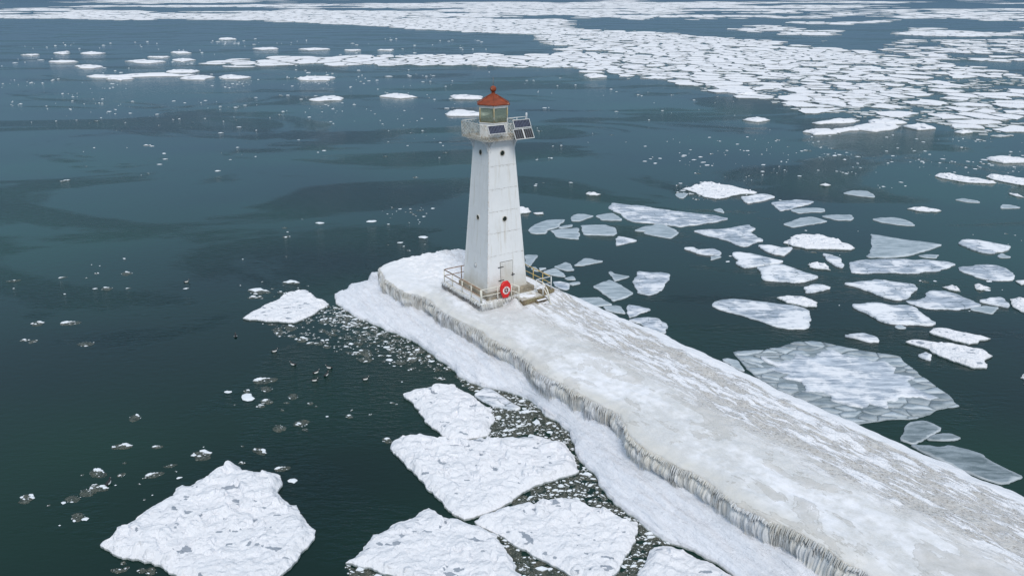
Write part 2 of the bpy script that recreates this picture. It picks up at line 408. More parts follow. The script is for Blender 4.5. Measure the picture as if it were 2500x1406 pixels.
def glass():
    t = NT('lantern_glass'); tr = t.n('ShaderNodeBsdfTransparent'); tr.inputs[0].default_value = (.88, .91, .86, 1)
    gl = t.n('ShaderNodeBsdfGlossy'); gl.inputs['Roughness'].default_value = .05
    lw = t.n('ShaderNodeFresnel'); lw.inputs[0].default_value = 1.45
    mx = t.n('ShaderNodeMixShader'); t.l(lw.outputs[0], mx.inputs[0]); t.l(tr.outputs[0], mx.inputs[1]); t.l(gl.outputs[0], mx.inputs[2])
    df = t.n('ShaderNodeBsdfDiffuse'); df.inputs[0].default_value = (.50, .55, .45, 1); m2 = t.n('ShaderNodeMixShader')      # pale diffuse mixed in to stand for reflections and haze on the panes
    t.l(t.ramp(t.noise(t.coord(), 1.6, 4, .6), [(.3, .12), (.7, .30)]), m2.inputs[0]); t.l(mx.outputs[0], m2.inputs[1]); t.l(df.outputs[0], m2.inputs[2])
    t.l(m2.outputs[0], t.out.inputs['Surface']); M['glass'] = t.m
glass()
def porthole_glass():
    t = NT('porthole_glass'); t.bsdf((.008, .018, .012), .15, None, 0, .4); M['porthole'] = t.m
porthole_glass()

# ------------------------------------------------------------------ polygon tools
def inside(pts, poly):
    x = pts[:, 0]; y = pts[:, 1]; r = np.zeros(len(pts), bool); n = len(poly)
    for i in range(n):
        x1, y1 = poly[i]; x2, y2 = poly[(i + 1) % n]
        if y1 == y2: continue
        cnd = ((y1 > y) != (y2 > y)); r ^= cnd & (x < (x2 - x1) * (y - y1) / (y2 - y1) + x1)
    return r
def seg_dist(pts, line, closed=True):
    line = np.asarray(line, float); a = line if closed else line[:-1]
    b = np.roll(line, -1, 0) if closed else line[1:]
    out = np.full(len(pts), 1e9)
    for p, q in zip(a, b):
        d = q - p; L = d @ d
        if L < 1e-12: continue
        u = np.clip(((pts - p) @ d) / L, 0, 1); e = pts - p - u[:, None] * d
        out = np.minimum(out, np.einsum('ij,ij->i', e, e))
    return np.sqrt(out)
def area(poly):
    p = np.asarray(poly); q = np.roll(p, -1, 0)
    return .5 * float(np.sum(p[:, 0] * q[:, 1] - q[:, 0] * p[:, 1]))
def roughen(poly, step, amp, rnd):
    if area(poly) < 0: poly = poly[::-1]
    out = []
    n = len(poly)
    def sub(a, b, A):
        L = math.hypot(b[0] - a[0], b[1] - a[1])
        if L < step: return []
        m = ((a[0] + b[0]) / 2 - (b[1] - a[1]) / L * rnd.gauss(0, A) * L, (a[1] + b[1]) / 2 + (b[0] - a[0]) / L * rnd.gauss(0, A) * L)
        return sub(a, m, A) + [m] + sub(m, b, A)
    for i in range(n):
        a = poly[i]; b = poly[(i + 1) % n]; out.append(a); out += sub(a, b, amp)
    return out
def chaikin(p, k=.2):
    out = []; n = len(p)
    for i in range(n):
        a = p[i]; b = p[(i + 1) % n]; out.append((a[0] * (1 - k) + b[0] * k, a[1] * (1 - k) + b[1] * k)); out.append((a[0] * k + b[0] * (1 - k), a[1] * k + b[1] * (1 - k)))
    return out
def fill(poly, spacing, rnd):
    """triangulated interior of a polygon: points, triangles, number of outline points"""
    P = np.asarray(poly); lo = P.min(0); hi = P.max(0)
    nx = int((hi[0] - lo[0]) / spacing) + 2; ny = int((hi[1] - lo[1]) / spacing) + 2
    gx, gy = np.meshgrid(lo[0] + np.arange(nx) * spacing, lo[1] + np.arange(ny) * spacing)
    g = np.stack([gx.ravel(), gy.ravel()], 1) + (rnd.random((nx * ny, 2)) - .5) * spacing * .7
    g = g[inside(g, poly)]
    if len(g): g = g[seg_dist(g, P) > spacing * .45]
    allp = [Vector((float(x), float(y))) for x, y in P] + [Vector((float(x), float(y))) for x, y in g]
    n = len(P)
    r = delaunay_2d_cdt(allp, [(i, (i + 1) % n) for i in range(n)], [tuple(range(n))], 1, 1e-5)
    V = np.array([(v.x, v.y) for v in r[0]]); return V, [tuple(f) for f in r[2]]
def border(tris):
    cnt = {}
    for f in tris:
        for i in range(len(f)):
            e = (f[i], f[(i + 1) % len(f)])
            cnt[e] = 1
    return [e for e in cnt if (e[1], e[0]) not in cnt]
def slab(name, V, tris, z, bottom, mats, out=.03, rim=None, smooth=True, center=None):
    """closed-sided slab from a triangulated top with heights z"""
    c = V.mean(0) if center is None else np.array(center)
    n = len(V); verts = [(float(v[0] - c[0]), float(v[1] - c[1]), float(h)) for v, h in zip(V, z)]
    f = list(tris); bd = border(tris); mp = {}
    for a, b in bd:
        for k in (a, b):
            if k not in mp:
                mp[k] = len(verts); v = verts[k]
                verts.append((v[0], v[1], bottom))
        f.append((b, a, mp[a], mp[b]))
    me = mesh_np(name, verts, f, mats, smooth)
    if rim is not None:
        at = me.attributes.new('rim', 'FLOAT', 'POINT'); arr = np.zeros(len(verts), np.float32); arr[:n] = rim
        at.data.foreach_set('value', arr)
    return me, c

# ------------------------------------------------------------------ the lake
wv = 30000
wm = mesh_np('lake', [(-wv, -3000, 0), (wv, -3000, 0), (wv, wv, 0), (-wv, wv, 0)], [(0, 1, 2, 3)], M['water'], False)
lake = link('water', wm); props(lake, 'dark green grey lake water with wind rippled patches', kind='structure')

# ------------------------------------------------------------------ the ice covered pier
top_px = [(933,660),(952,686),(990,710),(1042,720),(1080,750),(1120,777),(1176,802),(1240,840),(1283,868),(1339,912),(1411,951),(1465,979),(1514,1005),(1540,1058),(1570,1080),(1635,1113),(1723,1162),(1805,1224),(1879,1259),(1966,1301),(2052,1355),(2129,1397)]
right_px = [(1354,705),(1413,727),(1462,750),(1527,779),(1612,812),(1717,861),(1805,904),(1903,953),(2000,995),(2097,1035),(2196,1080),(2308,1128),(2372,1160),(2442,1182),(2500,1211)]
foot_px = [(936,692),(974,716),(1018,739),(1046,760),(1072,780),(1106,808),(1152,820),(1212,846),(1272,886),(1322,947),(1394,991),(1481,1028),(1514,1080),(1583,1116),(1655,1155),(1735,1227),(1818,1282),(1898,1320),(1943,1371),(1991,1403)]
water_px = [(819,720),(821,734),(838,754),(862,768),(896,782),(928,796),(942,806),(972,814),(1000,828),(1032,848),(1080,882),(1104,900),(1119,918),(1162,936),(1201,947),(1270,965),(1320,997),(1360,1026),(1392,1058),(1403,1094),(1424,1130),(1457,1163),(1478,1199),(1514,1235),(1558,1267),(1612,1310),(1700,1346),(1748,1371),(1790,1403)]
def curve(pxs, z, s_end, add):
    p = sorted(st(x, y, z) for x, y in pxs)
    s = [a for a, b in p]; t = [b for a, b in p]
    s.append(s_end); t.append(t[-1] + add)
    return np.array(s), np.array(t)
S_END = 52.0
TLs, TLt = curve(top_px, 2.38, S_END, -.3); TRs, TRt = curve(right_px, 2.0, S_END, .4)
FTs, FTt = curve(foot_px, 1.05, S_END, -.3)
S_BACK = -12.35
def t_left(s):
    v = np.interp(s, TLs, TLt); k = np.clip((s - S_BACK) / 1.8, 0, 1)
    return v + 1.5 * (1 - np.sqrt(1 - (1 - k) ** 2 + 1e-6)) + .42 * (fbm(s * .9, s * 0 + 2.2, 5, 4) - .5)
def t_right(s):
    v = np.interp(s, TRs, TRt); k = np.clip((s - S_BACK) / 1.5, 0, 1)
    return v - 1.2 * (1 - np.sqrt(1 - (1 - k) ** 2 + 1e-6)) + .14 * np.sin(s * 2.1 + np.sin(s * .7)) * .5
def t_foot(s): return np.minimum(np.interp(s, FTs, FTt), t_left(s) - .10)
def z_top(s, t):
    tr = t_right(s); tl = t_left(s)
    u = (t - tl) / (tr - tl)
    z = 2.42 + .16 * np.sin(np.pi * np.clip(u, 0, 1)) + .22 * (fbm(s * .35, t * .5, 3, 4) - .5) + .15 * (fbm(s * 1.5, t * 1.9, 9, 4) - .5)
    ca, sa = math.cos(-.42), math.sin(-.42); a = s * ca + t * sa; b = -s * sa + t * ca
    z = z + .15 * (np.abs(fbm(a * .55, b * 2.4, 31, 4) - .5) * 2 - .3) * sstep(.42, .62, u) * (1 - sstep(.86, .95, u))
    z = z - .45 * np.clip((u - .78) / .22, 0, 1) ** 2
    z = z - .10 * np.clip((.08 - u) / .08, 0, 1) ** 2
    # rougher frozen rubble on the head of the pier
    hd = sstep(-3.5, -6.0, s) * sstep(-4.6, -2.0, t)
    z = z + hd * .34 * (fbm(s * 2.8, t * 2.8, 77, 4) - .5)
    # drifts round the platform
    z = z + .60 * np.exp(-((s - 3.1) / .5) ** 2 - ((t + .1) / .38) ** 2) + .12 * np.exp(-((s - 4.0) / .7) ** 2 - ((t - .7) / .8) ** 2)
    z = z + .35 * np.exp(-((s - 3.7) / .9) ** 2 - ((t - 3.6) / 1.2) ** 2) + .30 * np.exp(-((s + .3) / 2.6) ** 2 - ((t + 3.5) / .6) ** 2)
    z = z + .35 * np.exp(-((s - 1.5) / 2.2) ** 2 - ((t - 4.4) / .6) ** 2)
    return z
pier = empty('pier', (TC[0], TC[1], 0), TA)
props(pier, 'long ice crusted pier carrying the white lighthouse, icicles down its side', 'pier')
def pier_top():
    ns = 560; nt = 96
    s = S_BACK + .02 + (S_END - S_BACK) * (np.linspace(0, 1, ns) ** 1.15)
    u = np.linspace(0, 1, nt); tl = t_left(s); tr = t_right(s)
    T_ = tl[:, None] + (tr - tl)[:, None] * u[None, :]; S_ = np.repeat(s[:, None], nt, 1)
    Z = z_top(S_, T_)
    cap = np.clip((u[None, :] * (tr - tl)[:, None] - (tr - tl)[:, None] + 2.2) / 2.2, 0, 1)
    lip = np.clip(1 - (u[None, :] * (tr - tl)[:, None]) / 1.1, 0, 1)
    # rows rounding down on the lake side, and a skirt behind the icicle wall
    ex = [(.18, -.12), (.36, -.38), (.50, -.8), (.58, -1.4), (.60, -2.4)]
    R_T = np.stack([tr + a for a, b in ex], 1); R_Z = np.stack([np.maximum(Z[:, -1] + b, -.25) for a, b in ex], 1)
    R_T += .08 * (fbm(S_[:, :5] * 1.1, R_Z * 1.2, 8, 3) - .5)
    L_T = np.stack([tl - .10, tl - .17], 1)[:, ::-1]; L_Z = np.stack([Z[:, 0] - .07, Z[:, 0] - .22], 1)[:, ::-1]
    TT = np.concatenate([L_T, T_, R_T], 1); ZZ = np.concatenate([L_Z, Z, R_Z], 1); m = TT.shape[1]
    SS = np.repeat(s[:, None], m, 1)
    capA = np.concatenate([np.zeros((ns, 2)), cap, np.ones((ns, 5))], 1); lipA = np.concatenate([np.ones((ns, 2)), lip, np.zeros((ns, 5))], 1)
    # end wall
    bt = np.repeat(TT[:1], 4, 0); bz = np.stack([ZZ[0] - .10, ZZ[0] - .4, ZZ[0] - 1.2, np.full(m, -.2)], 0)[::-1]; bz = np.maximum(bz, -.25)
    bs = np.stack([np.full(m, S_BACK - o) for o in (.10, .2, .28, .32)], 0)[::-1]
    SS = np.concatenate([bs, SS]); TT = np.concatenate([bt, TT]); ZZ = np.concatenate([bz, ZZ])
    capA = np.concatenate([np.zeros((4, m)), capA]); lipA = np.concatenate([np.zeros((4, m)), lipA])
    N = SS.shape[0]; verts = np.stack([SS.ravel(), TT.ravel(), ZZ.ravel()], 1)
    i = (np.arange(N - 1)[:, None] * m + np.arange(m - 1)[None, :]).ravel()
    faces = np.stack([i, i + m, i + m + 1, i + 1], 1)
    me = mesh_np('ice_crust', verts.tolist(), faces.tolist(), M['pier_crust'])
    for nm, A in (('cap', capA), ('lip', lipA)):
        at = me.attributes.new(nm, 'FLOAT', 'POINT'); at.data.foreach_set('value', A.ravel().astype(np.float32))
    link('ice_crust', me, pier)
pier_top()
def flute(s, k=0):
    a = np.abs(2 * vnoise(s * 6.5 + 3 * vnoise(s * .8, s * 0, 4), s * 0 + k, 21) - 1); b = np.abs(2 * vnoise(s * 14.0, s * 0 + k, 22) - 1)
    return (1 - a) * .65 + (1 - b) * .35
def icicle_wall():
    ns = 1900; nv = 22
    s = S_BACK + .1 + (38.5 - S_BACK) * np.linspace(0, 1, ns)
    v = np.linspace(0, 1, nv); tl = t_left(s) - .12; ft = np.minimum(t_foot(s), tl - .05)
    zt = z_top(s, t_left(s)) - .06; zb = 1.0 + .5 * (fbm(s * .8, s * 0, 12, 3) - .5)
    cut = fbm(s * .9, s * 0 + 7, 15, 3)
    V_ = v[None, :]
    bulge = np.sin(np.pi * np.clip(V_ * 1.4, 0, 1)) * (.03 + .28 * sstep(.3, .75, cut)[:, None])
    rag = flute(s * 1.0)[:, None] * (.10 + .13 * sstep(.05, .4, V_)) * (.5 + cut[:, None])
    rag2 = (fbm(np.repeat(s[:, None], nv, 1) * 2.2, np.repeat(V_, ns, 0) * 2.5, 41, 4) - .5) * .28
    Tt = tl[:, None] + (ft - tl)[:, None] * V_ ** 1.5 - bulge - rag + .10 + rag2 * V_
    Tt[:, 0] = t_left(s) - .02
    Z = zt[:, None] + (zb - .25 - zt)[:, None] * V_
    SS = np.repeat(s[:, None], nv, 1) + .03 * (fbm(Z * 3, Tt * 3, 2, 2) - .5)
    verts = np.stack([SS.ravel(), Tt.ravel(), Z.ravel()], 1)
    i = (np.arange(ns - 1)[:, None] * nv + np.arange(nv - 1)[None, :]).ravel()
    faces = np.stack([i, i + 1, i + nv + 1, i + nv], 1)
    link('icicle_wall', mesh_np('icicle_wall', verts.tolist(), faces.tolist(), M['icicle']), pier)
    # hanging icicles
    mb = MB(); x = S_BACK + .4
    while x < 38.3:
        x += .016 + .05 * random.random() ** 1.5
        a = float(t_left(np.array([x]))[0]); zt_ = float(z_top(np.array([x]), np.array([a]))[0]); c = float(fbm(np.array([x * .9]), np.array([7.]), 15, 3)[0])
        cl = float(fbm(np.array([x * 1.4]), np.array([3.3]), 88, 3)[0]); L = (.45 + 1.0 * random.random()) * (.1 + 1.9 * sstep(.3, .7, cl)); L = float(min(max(L, .15), 1.55)); r = .015 + .026 * random.random() ** 1.5
        t0 = a - .12 - .19 * float(sstep(.3, .75, c)) - .16 * random.random(); k = random.uniform(-.05, .05)
        mb.tube([(x, t0 + .12, zt_ - .05), (x + k * .3, t0, zt_ - .12 - .12 * L), (x + k, t0 - .02, zt_ - .1 - .55 * L), (x + k * 1.3, t0 + .01, zt_ - .1 - L)], [r * 1.4, r * 1.25, r * .75, r * .15], 5, False)
    o = mb.build('icicles', M['icicle'], pier); o['kind'] = 'stuff'
icicle_wall()
def shelf():
    outer = [st(x, y, .12) for x, y in water_px]
    back = [st(x, y, .5) for x, y in ((834,708),(848,698),(852,690),(884,684),(916,676),(934,674))]
    ss = np.arange(-12.0, S_END, 1.0)
    inner = [(float(a), float(b)) for a, b in zip(ss, t_left(ss) + .35)]
    last = outer[-1]
    poly = back[::-1] + outer + [(36.0, last[1] - .2), (42, last[1] - .6), (S_END - 1, last[1] - .6)] + inner[::-1]
    rr = random.Random(3); poly = roughen(poly, .22, .07, rr)
    V, tris = fill(poly, .13, np.random.default_rng(5))
    il = np.array([(float(a), float(b)) for a, b in zip(ss, t_foot(ss))]); d_in = seg_dist(V, il, False)
    d_in = np.where(V[:, 1] > t_foot(V[:, 0]), 0, d_in)
    d_in = np.where(V[:, 0] < -12, np.maximum(d_in, 0), d_in)
    d_out = seg_dist(V, np.array(poly))
    d_o2 = seg_dist(V, np.array(back[::-1] + outer + [(36.0, last[1] - .2), (42, last[1] - .6), (S_END - 1, last[1] - .6)]), False)
    k = d_o2 / (d_o2 + d_in + .05)
    z = .36 + .72 * k ** 1.15 + .36 * (fbm(V[:, 0] * .35, V[:, 1] * 1.6, 51, 4) - .5) + .62 * np.abs(fbm(V[:, 0] * .35 + V[:, 1] * .3, V[:, 1] * 2.2, 61, 5) - .5) + .10 * (fbm(V[:, 0] * 2.4, V[:, 1] * 4.0, 71, 3) - .5)
    z = z * (.62 + .38 * sstep(0, .35, d_o2))
    z = np.where(d_o2 < .02, .26, z)
    me, c = slab('ice_shelf', V, tris, z, -.25, M['shelf_snow'], center=(0, 0))
    link('ice_shelf', me, pier)
shelf()

# ------------------------------------------------------------------ platform under the tower
Z_DECK, Z_SLAB = 3.10, 3.52
plat = empty('platform', (TC[0], TC[1], 0), TA)
props(plat, 'ice glazed concrete platform that the white tower stands on', 'platform')
MB().box(-3.45, 2.62, -2.9, 2.45, 2.0, Z_DECK).build('deck', M['icy_concrete'], plat, .05)
MB().box(-3.45, 2.85, 2.455, 3.9, 2.0, Z_DECK - .06).build('side_deck', M['stained_wood'], plat, .03)
MB().box(-2.15, 2.32, -2.15, 2.3, Z_DECK - .1, Z_SLAB).build('tower_slab', M['stained_concrete'], plat, .06)
for y in range(5):
    MB().box(2.625, 3.68, .25 + y * .405, .25 + y * .405 + .39, Z_DECK - .14, Z_DECK - .05 + .006 * (y % 2)).build('plank', M['concrete'], plat, .01)
MB().box(3.69, 3.76, .22, 2.29, 2.1, Z_DECK - .03).build('landing_face', M['stained_wood'], plat, .01)
MB().box(2.63, 3.68, .27, 2.25, 2.1, Z_DECK - .15).build('landing_core', M['stained_wood'], plat)
def plat_ice():
    mb = MB(); r_ = random.Random(11)
    def run(p0, p1, nrm, n, base, Lm):
        for i in range(n):
            u = (i + r_.random()) / n; x = p0[0] + (p1[0] - p0[0]) * u; y = p0[1] + (p1[1] - p0[1]) * u
            L = Lm * (.6 + .6 * r_.random()); r = .03 + .035 * r_.random(); o = .06 + .09 * r_.random()
            mb.tube([(x, y, base + .03), (x + nrm[0] * o, y + nrm[1] * o, base - .06), (x + nrm[0] * o * 1.1, y + nrm[1] * o * 1.1, base - .06 - L * .6), (x + nrm[0] * o, y + nrm[1] * o, base - .06 - L)], [r * 1.3, r * 1.4, r, r * .3], 5, False)
    run((-3.4, -2.9), (2.6, -2.9), (0, -1), 85, Z_DECK, .55); run((2.62, -2.9), (2.62, -1.0), (1, 0), 34, Z_DECK, .6)
    run((2.62, -1.0), (2.62, .2), (1, 0), 10, Z_DECK, .25)
    o = mb.build('icicles', M['icicle'], plat); o['kind'] = 'stuff'
    # snow lying on deck and slab
    for nm, x0, x1, y0, y1, zb, thr, sd in (('deck_snow', -3.3, 2.5, -2.8, -2.2, Z_DECK, .10, 3), ('deck_snow', -3.3, -2.2, -2.1, 2.3, Z_DECK, .12, 4), ('deck_snow', 2.40, 3.55, .3, 2.2, Z_DECK - .05, .05, 5), ('deck_snow', -3.3, 2.3, 2.5, 3.7, Z_DECK - .06, .18, 6)):
        nx = int((x1 - x0) / .12) + 2; ny = int((y1 - y0) / .12) + 2
        gx, gy = np.meshgrid(np.linspace(x0, x1, nx), np.linspace(y0, y1, ny), indexing='ij')
        e = np.minimum.reduce([gx - x0, x1 - gx, gy - y0, y1 - gy])
        h = zb - .06 + (thr + .12 * (fbm(gx * 1.2, gy * 2.2, sd, 4) - .3)) * sstep(0, .25, e)
        i = (np.arange(nx - 1)[:, None] * ny + np.arange(ny - 1)[None, :]).ravel()
        link(nm, mesh_np(nm, np.stack([gx.ravel(), gy.ravel(), h.ravel()], 1).tolist(), np.stack([i, i + ny, i + ny + 1, i + 1], 1).tolist(), M['snow_plain']), plat)
plat_ice()

def railing(label, posts, rails, mat, mats_alt=None, zb=Z_DECK, h=1.08, cap=None):
    cx = sum(p[0] for p in posts) / len(posts); cy = sum(p[1] for p in posts) / len(posts)
    wx = TC[0] + cx * SX - cy * SY; wy = TC[1] + cx * SY + cy * SX
    e = empty('guard_railing', (wx, wy, zb), TA); props(e, label, 'railing', 'railings round the lighthouse platform')
    for x, y in posts:
        MB().tube([(x - cx, y - cy, -.12), (x - cx, y - cy, h)], .045, 8).build('post', mat, e)
    for hh, nm in ((h, 'top_rail'), (h * .5, 'middle_rail')):
        MB().tube([(x - cx, y - cy, hh) for x, y in rails], .042 if hh == h else .034, 8).build(nm, mats_alt or mat, e)
    return e
railing('rusty brown railing along the far end of the platform, left of the tower', [(-3.3, -1.2), (-3.3, .6), (-3.3, 2.2)], [(-3.3, -2.72), (-3.3, 3.5)], M['rusty_rail'])
railing('ice glazed rusty railing along the left edge of the platform above the icicles', [(-3.3, -2.82), (-2.0, -2.8), (-.4, -2.8), (1.0, -2.8), (2.40, -2.8)], [(-3.3, -2.82), (2.40, -2.8)], M['cream_rail'], M['rusty_rail'])
railing('cream railing in front of the tower door that carries the red lifebuoy case', [(2.52, -2.78), (2.56, -1.35), (2.6, -.12), (3.42, .05)], [(2.50, -2.78), (2.6, -.12), (3.42, .05)], M['cream_rail'])
railing('peeling yellow railing on the lake side, right of the tower', [(-1.6, 3.55), (.35, 3.55), (1.68, 3.55)], [(-3.2, 3.55), (2.66, 3.55)], M['yellow_rail'], zb=Z_DECK - .05)
railing('white railing at the head of the steps', [(2.78, 3.6), (2.78, 2.15), (3.62, 2.2)], [(2.78, 3.6), (2.78, 2.15), (3.62, 2.2)], M['white_metal'], zb=Z_DECK - .05)

steps = empty('staircase', (TC[0] + 4.1 * SX - 1.85 * SY, TC[1] + 4.1 * SY + 1.85 * SX, 2.4), TA)
props(steps, 'short snowy stair with cream handrails leading up to the landing', 'stairs')
for i, (x, z) in enumerate(((-.28, .42), (-.02, .20), (.24, .0))):
    MB().box(x, x + .26, -.45, .45, z, z + .05).build('tread', M['stained_wood'], steps)
    MB().box(x + .02, x + .24, -.43, .43, z + .052, z + .10).build('tread_snow', M['snow_plain'], steps, .02)
for sy in (-.5, .5):
    MB().hexa([(-.32, sy - .03, .30), (.55, sy - .03, -.35), (.55, sy + .03, -.35), (-.32, sy + .03, .30), (-.32, sy - .03, .58), (.62, sy - .03, -.02), (.62, sy + .03, -.02), (-.32, sy + .03, .58)]).build('stringer', M['stained_wood'], steps)
for hh, r in ((0, .045), (-.40, .04)):
    MB().tube([(-.48, .40, 1.68 + hh), (.02, .42, 1.25 + hh), (.50, .42, .12)], r, 8).build('handrail', M['cream_rail'], steps)
MB().tube([(.50, .42, -.2), (.50, .42, .28)], .075, 8).build('newel_post', M['cream_rail'], steps)
pk = empty('plank', (TC[0] + 3.0 * SX - .12 * SY, TC[1] + 3.0 * SY + .12 * SX, 2.4), TA)
pk.name = 'leaning_plank'; props(pk, 'dark plank leaning against the landing beside the snow drift', 'plank')
MB().hexa([(-.05, -.10, .66), (.42, .02, -.02), (.42, .10, -.02), (-.05, -.02, .66), (-.05, -.10, .72), (.42, .02, .06), (.42, .10, .06), (-.05, -.02, .72)]).build('board', M['stained_wood'], pk)

# lifebuoy case
lb = empty('lifebuoy_case', (TC[0] + 2.70 * SX + .80 * SY, TC[1] + 2.70 * SY - .80 * SX, Z_DECK), TA)
props(lb, 'red lifebuoy cabinet with a white ring emblem on the platform railing', 'lifebuoy')
def lifebuoy():
    out = [(-.22, .16), (.22, .16), (.40, .55), (.47, .80), (.47, 1.05), (.40, 1.28), (.20, 1.52), (-.20, 1.52), (-.40, 1.28), (-.47, 1.05), (-.47, .80), (-.40, .55)]
    mb = MB(); n = len(out)
    ring = []
    for x, k in ((0, .93), (.05, 1.0), (.16, 1.0), (.22, .88)):
        for y, z in out: ring.append((x, y * k, .84 + (z - .84) * k))
    fs = [(i * n + k, i * n + (k + 1) % n, (i + 1) * n + (k + 1) % n, (i + 1) * n + k) for i in range(3) for k in range(n)]
    fs += [tuple(range(n))[::-1], tuple(3 * n + k for k in range(n))]
    mb.add(ring, fs); mb.build('cabinet', M['red_plastic'], lb, .012)
    def arc(a0, a1, r0, r1, x0, x1, nm, mat, cz=.80):
        m = MB(); N = 8; vs = []
        for i in range(N + 1):
            a = a0 + (a1 - a0) * i / N
            for x, r in ((x0, r0), (x1, r0), (x1, r1), (x0, r1)): vs.append((x, r * math.cos(a), cz + r * math.sin(a)))
        f = [(i * 4 + k, i * 4 + (k + 1) % 4, (i + 1) * 4 + (k + 1) % 4, (i + 1) * 4 + k) for i in range(N) for k in range(4)] + [(0, 1, 2, 3), (N * 4 + 3, N * 4 + 2, N * 4 + 1, N * 4)]
        m.add(vs, f); return m.build(nm, mat, lb)
    for q in range(4):
        a = math.pi / 4 + q * math.pi / 2
        arc(a + .10, a + math.pi / 2 - .10, .20, .31, .215, .245, 'ring_segment', M['ring_white'])
    for q in (math.pi / 2, -math.pi / 2):
        for k in range(5): arc(q - .38 + k * .155, q - .38 + k * .155 + .10, .235, .275, .246, .252, 'ring_lettering', M['text_dark'])
    d = MB().lathe([(.19, 0), (.19, .014)], 18).build('emblem_disc', M['dark_red'], lb)
    d.rotation_euler = (0, math.pi / 2, 0); d.location = (.22, 0, .80)
    for z, w in ((.88, .07), (.80, .09), (.72, .07)):
        MB().box(.235, .242, -w, w, z - .018, z + .018).build('emblem_bar', M['ring_white'], lb)
    MB().box(-.14, -.02, -.05, .05, .0, 1.1).build('bracket', M['cream_rail'], lb)
lifebuoy()

# ------------------------------------------------------------------ the lighthouse
Z0 = Z_SLAB
lh = empty('lighthouse', (TC[0], TC[1], Z0), TA)
props(lh, 'white square tapering lighthouse tower with red roofed lantern on the pier', 'lighthouse')
B0, B1, HT = 1.84, 1.10, 11.50
def hw(z): return B0 + (B1 - B0) * z / HT
MB().hexa([(-B0 + .05, -B0 + .05, 0), (B0 - .05, -B0 + .05, 0), (B0 - .05, B0 - .05, 0), (-B0 + .05, B0 - .05, 0),
           (-B1 + .05, -B1 + .05, HT), (B1 - .05, -B1 + .05, HT), (B1 - .05, B1 - .05, HT), (-B1 + .05, B1 - .05, HT)]).build('tower_core', M['seam_dark'], lh)
courses = [0.02, 2.85, 4.62, 6.28, 7.98, 9.72, HT]
for face in range(4):
    R = Matrix.Rotation(face * math.pi / 2, 4, 'Z')
    gap = .010 if face == 0 else .005
    for i in range(len(courses) - 1):
        z0 = courses[i] + gap / 2; z1 = courses[i + 1] - gap / 2; a = hw(z0); b = hw(z1); th = .04
        v = [(a, -a + .03, z0), (a, a - .03, z0), (b, b - .03, z1), (b, -b + .03, z1)]
        vi = [(x - th, y, z) for x, y, z in v]
        vs_ = [R @ Vector(p) for p in (vi[0], v[0], v[1], vi[1], vi[3], v[3], v[2], vi[2])]
        MB().hexa(vs_).build('wall_panel', M['tower_paint'], lh)
    a, b = B0 + .012, B1 + .012
    m = MB(); w = .11
    for (p0, p1) in ((((a, -a), (b, -b)), 0),):
        pass
    m.hexa([R @ Vector(p) for p in ((a - .03, -a, .0), (a, -a, .0), (a, -a + w, .0), (a - .03, -a + w, .0), (b - .03, -b, HT), (b, -b, HT), (b, -b + w, HT), (b - .03, -b + w, HT))])
    m.hexa([R @ Vector(p) for p in ((a - w, -a, .0), (a - .031, -a, .0), (a - .031, -a + .03, .0), (a - w, -a + .03, .0), (b - w, -b, HT), (b - .031, -b, HT), (b - .031, -b + .03, HT), (b - w, -b + .03, HT))])
    m.build('corner_strip', M['tower_paint'], lh)
MB().box(-B0 - .10, B0 + .10, -B0 - .10, B0 + .10, -.02, .09).build('base_flange', M['concrete'], lh, .02)

def on_face(face, y, z, out=0.0):
    """matrix with X pointing out of the tower face, at sideways offset y and height z"""
    tilt = math.atan((B0 - B1) / HT)
    return Matrix.Rotation(face * math.pi / 2, 4, 'Z') @ Matrix.Translation((hw(z), y, z)) @ Matrix.Rotation(-tilt, 4, 'Y') @ Matrix.Translation((out, 0, 0))
def porthole(face, y, z, r=.19):
    o = MB().lathe([(r, 0), (r, .012)], 20).build('porthole', M['porthole'], lh)
    o.matrix_local = on_face(face, y, z, .006) @ Matrix.Rotation(math.pi / 2, 4, 'Y')
    MB().lathe([(r + .05, -.002), (r + .05, .022), (r + .02, .04), (r - .004, .03), (r - .004, .0)], 20, capb=False, capt=False).build('rim', M['tower_paint'], o)
porthole(0, 0.02, 10.62); porthole(0, 0.0, 5.62); porthole(3, 0.0, 10.62); porthole(3, 0.0, 5.62)
o = MB().lathe([(.17, 0), (.17, .02), (.15, .035)], 18).build('vent_cover', M['white_metal'], lh); o.matrix_local = on_face(3, -.10, 1.75, .004) @ Matrix.Rotation(math.pi / 2, 4, 'Y')
MB().lathe([(.19, 0), (.19, .014), (.172, .014)], 18, capb=False, capt=False).build('vent_rim', M['seam_dark'], o)
door = empty('door'); door.parent = lh; door.matrix_local = on_face(0, 0, 1.15)
MB().box(.004, .035, -.55, .55, -1.05, 1.08).build('door_leaf', M['tower_paint'], door, .008)
for y0, y1, z0, z1 in ((-.585, -.555, -1.05, 1.12), (.555, .585, -1.05, 1.12), (-.58, .58, 1.085, 1.12)):
    MB().box(.002, .012, y0, y1, z0, z1).build('door_gap', M['seam_dark'], door)
for z in (-.35, .72): MB().box(.036, .06, -.80, -.30, z - .028, z + .028).build('hinge', M['dark_metal'], door)
MB().box(.036, .07, .38, .72, -.08, -.03).box(.036, .08, .5, .56, -.16, .10).build('latch', M['dark_metal'], door)

